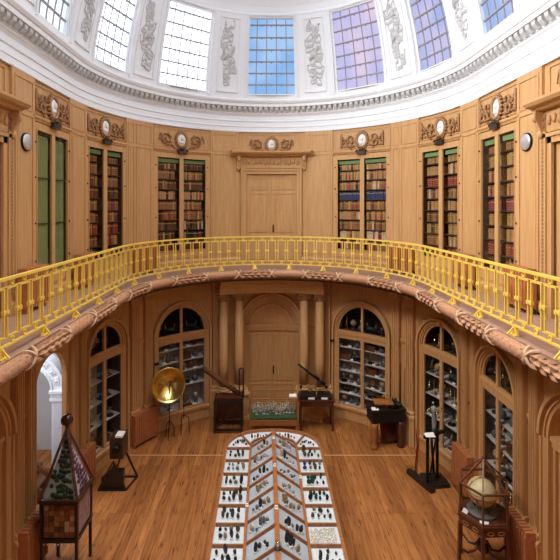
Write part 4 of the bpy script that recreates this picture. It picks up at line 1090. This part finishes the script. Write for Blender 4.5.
# telescope left
t = thing('reflecting_telescope', 'long brown wooden telescope tilted on a braced dark stand left of the columns', 'telescope', (-1.28, 12.68, 0))
b = MB(lambda x, y, z: (x, y, z)); P0, P1 = Vector((-.70, -.05, 1.78)), Vector((.36, .05, .98))
b.tube([P0, P0 + (P1 - P0) * .03, P0 + (P1 - P0) * .5, P1], [.088, .078, .078, .075], 8); b.build('tube', WALNUT, t)
b = MB(); b.tube([P0 - (P1 - P0) * .015, P0 + (P1 - P0) * .02], .092, 12); b.tube([P1, P1 + (P1 - P0) * .015], .085, 12); b.build('end_ring', MAHOG, t)
for x in (-.34, .42):
    for y in (-.24, .24): b = MB(); b.box(x - .03, x + .03, y - .03, y + .03, 0, .92 if not (x > 0) else 1.0); b.build('leg', EBONY, t)
b = MB()
for y in (-.24, .24):
    b.box(-.37, .45, y - .02, y + .02, .06, .13); b.box(-.37, .45, y - .025, y + .025, .86, .93); b.beam((-.34, y, .12), (.42, y, .86), .035)
for x in (-.34, .42): b.box(x - .02, x + .02, -.24, .24, .86, .93); b.box(x - .02, x + .02, -.24, .24, .06, .13); b.beam((x, -.24, .12), (x, .24, .86), .03)
b.build('brace', EBONY, t)
b = MB(); b.box(-.30, .38, -.18, .18, .93, .97); b.box(-.33, .41, .20, .22, .2, .86); b.build('cradle', MAHOG, t)
for x in (.34, .46): b = MB(); b.box(x - .018, x + .018, -.03, .03, .93, 1.72); b.build('upright', EBONY, t)
b = MB(); b.tube([(.34 + .06 - .06 * cos(a), 0, 1.70 + .06 * sin(a)) for a in [pi * i / 6 for i in range(7)]], .02, 6); b.build('yoke', EBONY, t)

# table with small telescope right
t = thing('console_table', 'small dark mahogany table with tapered legs before the right-hand columns', 'table', (1.28, 12.78, 0))
b = MB(); b.box(-.52, .52, -.26, .26, .84, .88); b.box(-.48, .48, -.23, .23, .70, .84); b.build('table_top', MAHOG, t)
for x in (-.45, .45):
    for y in (-.2, .2): b = MB(); b.beam((x, y, .70), (x * 1.0, y, 0), .05); b.build('leg', MAHOG, t)
t = thing('instrument_tray', 'flat black case with two white cards on the small mahogany table', 'case', (1.25, 12.78, .88))
b = MB(); b.box(-.46, .46, -.2, .2, 0, .10); b.build('body', EBONY, t)
for x in (-.12, .25): b = MB(); b.quad([(x - .09, -.21, .02), (x + .09, -.21, .02), (x + .09, -.202, .075), (x - .09, -.202, .075)]); b.build('card', CARD, t)
t = thing('small_telescope', 'black telescope tilted up to the left on a brass stand on the small mahogany table', 'telescope', (1.26, 12.78, .98))
b = MB(); b.tube([(-.50, 0, .86), (-.1, 0, .55), (.1, 0, .40)], [.028, .035, .042], 10); b.tube([(.1, 0, .40), (.28, 0, .26)], [.042, .048], 10); b.build('tube', IRON, t)
b = MB(); b.tube([(-.46, 0, .92), (.12, 0, .48)], .009, 6); b.build('finder', DBRASS, t)
b = MB(); b.tube([(.02, 0, .05), (.02, 0, .44)], .014, 8); b.ball((.02, 0, .46), .04, 8); b.build('pillar', DBRASS, t)
for k in range(3): a = k * 2 * pi / 3 + .5; b = MB(); b.tube([(.02, 0, .12), (.02 + .14 * cos(a), .14 * sin(a), .08), (.02 + .19 * cos(a), .19 * sin(a), 0)], .012, 6); b.build('leg', DBRASS, t)
for x in (-.40, .34):
    t = thing('brass_lamp', 'small dark brass fitting at the %s end of the black case' % ('left' if x < 0 else 'right'), 'fitting', (1.25 + x, 12.86, .98)); b = MB(); b.lathe([(.03, 0), (.01, .02), (.008, .09), (.002, .1)], n=8); b.build('stem', DBRASS, t)
    b = MB(); b.lathe([(.01, .1), (.045, .15), (.05, .19), (.002, .192)], n=10); b.build('head', IRON, t)

# large table right with instruments
t = thing('carved_table', 'heavy table with a shaped orange-brown leg and black apron right of the floor', 'table', (3.05, 11.83, 0), radians(8))
b = MB(); b.box(-.46, .46, -.20, .20, .70, .98); b.build('apron', EBONY, t)
b = MB(); b.box(-.48, .48, -.22, .22, .98, 1.03); b.build('table_top', EBONY, t)
for (x, y, m_) in ((-.37, -.11, ORWOOD), (.37, -.11, MAHOG), (-.30, .15, IRON), (.40, .13, MAHOG)):
    b = MB(); b.lathe([(.11, 0), (.10, .05), (.075, .12), (.085, .24), (.115, .40), (.10, .55), (.12, .68)] if m_ is not IRON else [(.07, 0), (.05, .1), (.03, .3), (.05, .5), (.06, .68)], c=(x, y), n=8, a0=pi / 8); o = b.build('leg', m_, t)
    if m_ is ORWOOD: o['label'] = 'orange-brown shaped leg'
b = MB(); b.quad([(-.12, .18, .66), (.34, .18, .66), (.34, .0, .12), (-.12, .0, .12)]); b.box(-.12, .34, -.01, .02, .1, .14); b.build('rear_board', MAHOG, t)
t = thing('friction_machine', 'orange wooden board with black wheels and coils on the heavy carved table', 'machine', (3.0, 11.83, 1.03))
b = MB(); b.box(-.28, .22, -.17, .17, .12, .15); b.ball((0, 0, .155), (.2, .14, .015), 12); b.build('board', ORWOOD, t)
for x in (-.24, .18): b = MB(); b.box(x - .02, x + .02, -.15, .15, 0, .12); b.build('support', EBONY, t)
for x, y in ((.30, -.1), (.31, .1)):
    b = MB(lambda a, c, d: (x + d, y + a, .0 + .1 + c)); b.lathe([(.095, -.05), (.10, -.04), (.06, -.03), (.06, .03), (.1, .04), (.095, .05)], n=16); b.build('coil', IRON, t)
b = MB(); b.tube([(-.05, .1, .15), (.0, .1, .24), (.18, .1, .28)], .012, 6); b.ball((.0, .1, .24), .04, 8); b.ball((.18, .1, .28), .02, 6); b.build('crank', DBRASS, t)
t = thing('vertical_rod', 'tall dark wooden rod standing on the heavy carved table', 'rod', (3.46, 11.93, 1.03))
b = MB(); b.tube([(0, 0, .0), (0, 0, 1.1), (0, 0, 1.16)], [.022, .02, .01], 8); b.build('shaft', WALNUT, t); b = MB(); b.lathe([(.07, 0), (.06, .03), (.03, .05)], n=10); b.build('foot', EBONY, t)
b = MB(); b.box(-.09, .09, -.06, .06, 0, .006); b.quad([(-.09, -.06, .006), (.09, -.06, .006), (.09, .06, .03), (-.09, .06, .03)]); o = b.build('label_card', CARD); o.location = (2.72, 11.68, 1.03); tag(o, 'white card at the front left corner of the heavy carved table', 'label card')

# electrical machine on black base
t = thing('electrical_machine', 'black iron machine on two crossing base planks with red and brass rods at right', 'machine', (3.68, 10.25, 0))
b = MB(); b.beam((-.42, .35, .05), (-.12, -.42, .05), .13, .10); b.build('base_plank', EBONY, t)
b = MB(); b.prism([(-.16, -.30), (.34, -.22), (.30, .22), (-.2, .2)], .0, .09); b.build('base', EBONY, t)
for x, y in ((-.16, -.18), (.14, .02)): b = MB(); b.box(x - .028, x + .028, y - .028, y + .028, .09, 1.12); b.build('pillar', IRON, t)
b = MB(); b.beam((-.25, -.22, 1.14), (.32, .08, 1.14), .07, .05); b.build('crossbar', IRON, t)
b = MB(); b.tube([(-.34, .15, .1), (-.30, .1, .8), (-.34, .1, 1.25)], .014, 6); b.tube([(-.28, .2, .1), (-.24, .15, 1.15)], .014, 6); b.build('copper_rod', mat('red_copper', (.34, .05, .02), .35, .5), t)
b = MB(); b.tube([(.05, 0, .2), (.0, 0, 1.0)], .03, 6); b.tube([(-.05, -.05, .2), (.1, .0, 1.0)], .02, 6); b.build('strut', IRON, t)
b = MB(); b.lathe([(.05, 1.17), (.045, 1.3), (.055, 1.4), (.05, 1.62), (.08, 1.66), (.05, 1.74), (.002, 1.78)], c=(.06, 0), n=12); b.build('glass_insulator', mat('green_grey_glass', (.22, .25, .23), .12), t)
for k in range(4): a = k * 1.6; b = MB(); b.tube([(.06, 0, 1.66), (.06 + .1 * cos(a), .1 * sin(a), 1.72), (.06 + .16 * cos(a), .16 * sin(a), 1.66)], .010, 5); b.ball((.06 + .16 * cos(a), .16 * sin(a), 1.66), .022, 6); b.build('terminal', BRASS, t)
b = MB(); b.box(-.22, .0, -.26, -.1, 1.172, 1.176); b.quad([(-.22, -.26, 1.176), (.0, -.2, 1.176), (.0, -.1, 1.21), (-.22, -.14, 1.21)]); b.build('card', CARD, t)

# black instrument on triangular frames, left
t = thing('standing_camera_box', 'dark box with a white top on two black triangular frames at left', 'instrument', (-3.6, 10.2, 0))
def tri(b, y, x0, x1, xt, zt, w_=.035):
    b.beam((x0, y, .02), (x1, y, .02), w_); b.beam((x0, y, .02), (xt, y, zt), w_); b.beam((x1, y, .02), (xt, y, zt), w_)
b = MB(); tri(b, -.28, -.36, .26, -.02, .66); b.build('front_frame', EBONY, t)
b = MB(); tri(b, .22, -.18, .38, .06, .70); b.build('rear_frame', EBONY, t)
b = MB(); b.beam((-.36, -.28, .02), (-.18, .22, .02), .03); b.beam((.26, -.28, .02), (.38, .22, .02), .03); b.face([b.P((-.30, -.26, .05)), b.P((.20, -.26, .05)), b.P((-.02, -.24, .60))]); b.prism([(-.3, -.26), (.2, -.26), (.12, .1), (-.16, .1)], .03, .3); b.build('weight_box', EBONY, t)
b = MB(); b.box(-.14, .16, -.18, .2, .66, 1.14); b.build('box', mat('dark_brown_box', (.05, .022, .012), .35), t)
b = MB(lambda x, y, z: (x + .03, -.18 - z, y + .92)); b.lathe([(.09, 0), (.09, .08), (.075, .14), (.06, .14)], n=16); b.build('lens', IRON, t)
b = MB(); b.box(-.02, .15, -.17, .06, 1.14, 1.18); b.build('top_plate', CARD, t)

# tall spired cabinet left
t = thing('spired_cabinet', 'dark wooden cabinet with mosaic front, glass pyramid and ball finial at the lower left', 'cabinet', (-3.70, 7.78, 0))
h = .325
for x in (-h + .03, h - .03):
    for y in (-h + .03, h - .03): b = MB(); b.beam((x, y, .72), (x, y, 0), .045); b.build('leg', EBONY, t)
b = MB(); b.box(-h, h, -h, h, .70, .76); b.box(-h, h, -h, h, 1.345, 1.40)
for x in (-h + .025, h - .025):
    for y in (-h + .025, h - .025): b.box(x - .025, x + .025, y - .025, y + .025, .76, 1.345)
b.box(-h - .02, h + .02, -h - .02, h + .02, 1.385, 1.41); b.build('body_frame', EBONY, t)
b = MB(); b.box(-h + .04, h - .04, -h + .04, h - .04, .76, 1.345); b.build('core', MAHOG, t)
TC = [mat('tile_%s' % n_, c, .4, noise=8, scale=(4, 4, 4)) for n_, c in (('red_brown', (.22, .07, .03)), ('tan', (.34, .17, .07)), ('dark', (.09, .035, .02)), ('pinkish', (.50, .30, .22)), ('ochre', (.32, .14, .05)))]
b = MB(); rv = random.Random(11); nt_ = 6; g = (2 * h - .12) / nt_
for i in range(nt_):
    for j in range(nt_):
        x = -h + .06 + g * i; z = .775 + .092 * j; b.box(x + .004, x + g - .004, -h + .025, -h + .042, z + .003, z + .089, rv.choice([0, 1, 2, 3, 4, 0, 2, 0, 4]))
b.build('mosaic_panel', TC, t)
AG = mat('lilac_agate', (.40, .27, .27), .35, noise=7, col2=(.20, .09, .10), scale=(2, 2, 2))
b = MB(); b.box(h - .042, h - .02, -h + .06, h - .06, .78, 1.33); b.build('agate_panel', AG, t)
b = MB()
for i in range(9): b.ball((-h + .08 + i * .06, -h - .0, .675), .014, 6)
b.build('bead_fringe', SILVER, t)
AP = Vector((0, 0, 2.50)); b = MB(); cs = [(-h, -h), (h, -h), (h, h), (-h, h)]
for (x, y), (x2, y2) in zip(cs, cs[1:] + cs[:1]): b.beam((x, y, 1.41), AP, .035); b.beam((x, y, 1.42), (x2, y2, 1.42), .03)
b.build('pyramid_frame', MAHOG, t)
for (x, y), (x2, y2) in zip(cs, cs[1:] + cs[:1]): b = MB(); b.face([b.P((x * .97, y * .97, 1.42)), b.P((x2 * .97, y2 * .97, 1.42)), b.P((0, 0, 2.46))]); b.build('pane', GLASSC, t)
b = MB(); b.lathe([(.02, 2.47), (.035, 2.52), (.02, 2.55)], n=10); b.ball((0, 0, 2.64), .105, 16); b.build('finial', mat('polished_dark_ball', (.05, .015, .012), .12), t)
PG = mat('pale_green_backing', (.34, .40, .34), .7); LB = mat('lilac_backing', (.50, .40, .45), .7)
b = MB(); c4 = [(-.285, -.285), (.285, -.285), (.285, .285), (-.285, .285)]
for k in range(4): b.face([b.P((*c4[k], 1.42)), b.P((*c4[(k + 1) % 4], 1.42)), b.P((0, 0, 2.38))], 1 if k in (1, 3) else 0)
b.build('backing', [PG, LB], t)
GR = mat('dark_green_mineral', (.035, .06, .035), .4, noise=14, col2=(.012, .02, .012), scale=(2, 2, 2)); PU = mat('purple_mineral', (.17, .06, .11), .4, noise=14, col2=(.06, .02, .04), scale=(2, 2, 2))
rv = random.Random(5)
for nm, mt_, ax_ in (('green_crystals', GR, 0), ('purple_crystals', PU, 1)):
    b = MB()
    for lv in range(12):
        f = lv / 13; z = 1.45 + .93 * f; hw_ = .285 * (1 - f); nn = max(2, int(9 * (1 - f)))
        for k in range(nn):
            q = max(-.7, min(.7, rv.gauss(0, .33))) * hw_; r_ = rv.uniform(.03, .055)
            b.ball((q, -hw_ - .004, z + rv.uniform(0, .05)) if ax_ == 0 else (hw_ + .002, q, z + rv.uniform(0, .05)), (r_, .012, r_) if ax_ == 0 else (.010, r_ * .8, r_), 6)
    b.build(nm, mt_, t)

# glazed globe case right
GX, GY = 3.66, 7.78
t = thing('globe_case', 'hexagonal mahogany glass case with pyramid roof on carved legs at the lower right', 'display case', (GX, GY, 0))
hexa = [(.45 * cos(a), .45 * sin(a)) for a in [radians(60 * k + 3) for k in range(6)]]
hx = lambda f: [(x * f, y * f) for x, y in hexa]
b = MB(); b.prism(hx(1.03), .98, 1.02); b.prism(hx(.98), .84, .98); b.build('table_top', MAHOG, t)
for k, (x, y) in enumerate(hexa):
    b = MB(); b.beam((x * .95, y * .95, .86), (x * .98, y * .98, 0), .05); b.build('leg', MAHOG, t)
b = MB()
for k in range(6):
    a = radians(60 * k + 3); b.tube([(.06 * cos(a), .06 * sin(a), .5), (.15 * cos(a), .15 * sin(a), .34), (.28 * cos(a), .28 * sin(a), .30), (.40 * cos(a), .40 * sin(a), .38)], .022, 6)
b.lathe([(.06, .3), (.1, .35), (.04, .45), (.03, .65), (.07, .84)], n=12); b.build('stretcher', MAHOG, t)
b = MB()
for k in range(6):
    (x, y), (x2, y2) = hexa[k], hexa[(k + 1) % 6]
    for f in (.3, .7):
        X, Y = (x + (x2 - x) * f), (y + (y2 - y) * f); dx, dy = (x2 - x) / .45, (y2 - y) / .45
        b = MB(); b.tube([(X * 1.0 + dx * .055 * cos(q), Y * 1.0 + dy * .055 * cos(q), .905 + .03 * sin(q)) for q in [i * pi / 5 for i in range(10)]], .008, 4, closed=True); b.build('fretwork', ORWOOD, t)
b = MB(); ap = (0, 0, 1.96)
for k in range(6):
    (x, y), (x2, y2) = hx(.94)[k], hx(.94)[(k + 1) % 6]
    b.beam((x, y, 1.02), (x, y, 1.54), .026); b.beam((x, y, 1.54), (x2, y2, 1.54), .03); b.beam((x, y, 1.54), ap, .026); b.beam((x, y, 1.03), (x2, y2, 1.03), .03)
b.ball((0, 0, 1.97), .03, 8); b.build('frame', WALNUT, t)
for k in range(6):
    (x, y), (x2, y2) = hx(.925)[k], hx(.925)[(k + 1) % 6]
    b = MB(); b.quad([(x, y, 1.04), (x2, y2, 1.04), (x2, y2, 1.53), (x, y, 1.53)]); b.build('pane', GLASSC, t)
    b = MB(); b.face([b.P((x, y, 1.55)), b.P((x2, y2, 1.55)), b.P((0, 0, 1.94))]); b.build('pane', GLASSC, t)
g = thing('antique_globe', 'cream and yellow antique globe inside the hexagonal glass case', 'globe', (GX - .03, GY, 1.02))
b = MB(); b.lathe([(.24, 0), (.245, .02), (.23, .035), (.04, .04), (.03, .10)], n=28); b.build('base', mat('grey_green_base', (.13, .13, .11), .5), g)
b = MB(); b.ball((0, 0, .35), .235, 28); b.build('ball', mat('globe_cream', (.62, .54, .34), .45, noise=2.4, col2=(.46, .33, .12), scale=(2, 2, 3)), g)
b = MB(); b.lathe([(.235, .34), (.27, .34), (.27, .36), (.235, .36), (.235, .341)], n=32); b.build('horizon_ring', ORWOOD, g)
for k in range(4): a = pi / 4 + k * pi / 2; b = MB(); b.tube([(.24 * cos(a), .24 * sin(a), .355), (.22 * cos(a), .22 * sin(a), .2), (.12 * cos(a), .12 * sin(a), .04)], .010, 6); b.build('leg', DBRASS, g)
b = MB(); b.tube([(.228 * cos(a), 0, .37 + .228 * sin(a)) for a in [i * pi / 12 for i in range(24)]], .006, 4, closed=True); b.build('meridian', BRASS, g)
for x, y, r, wh in ((-.33, -.02, .9, 'left side'), (-.14, -.32, -.3, 'front')):
    b = MB(); b.box(-.07, .07, -.04, .04, 0, .008); b.quad([(-.07, -.04, .008), (.07, -.04, .008), (.07, .04, .025), (-.07, .04, .025)]); o = b.build('label_card', CARD); o.location = (GX + x, GY + y, 1.022); o.rotation_euler = (0, 0, r); tag(o, 'white card lying at the %s inside the hexagonal globe case' % wh, 'label card')
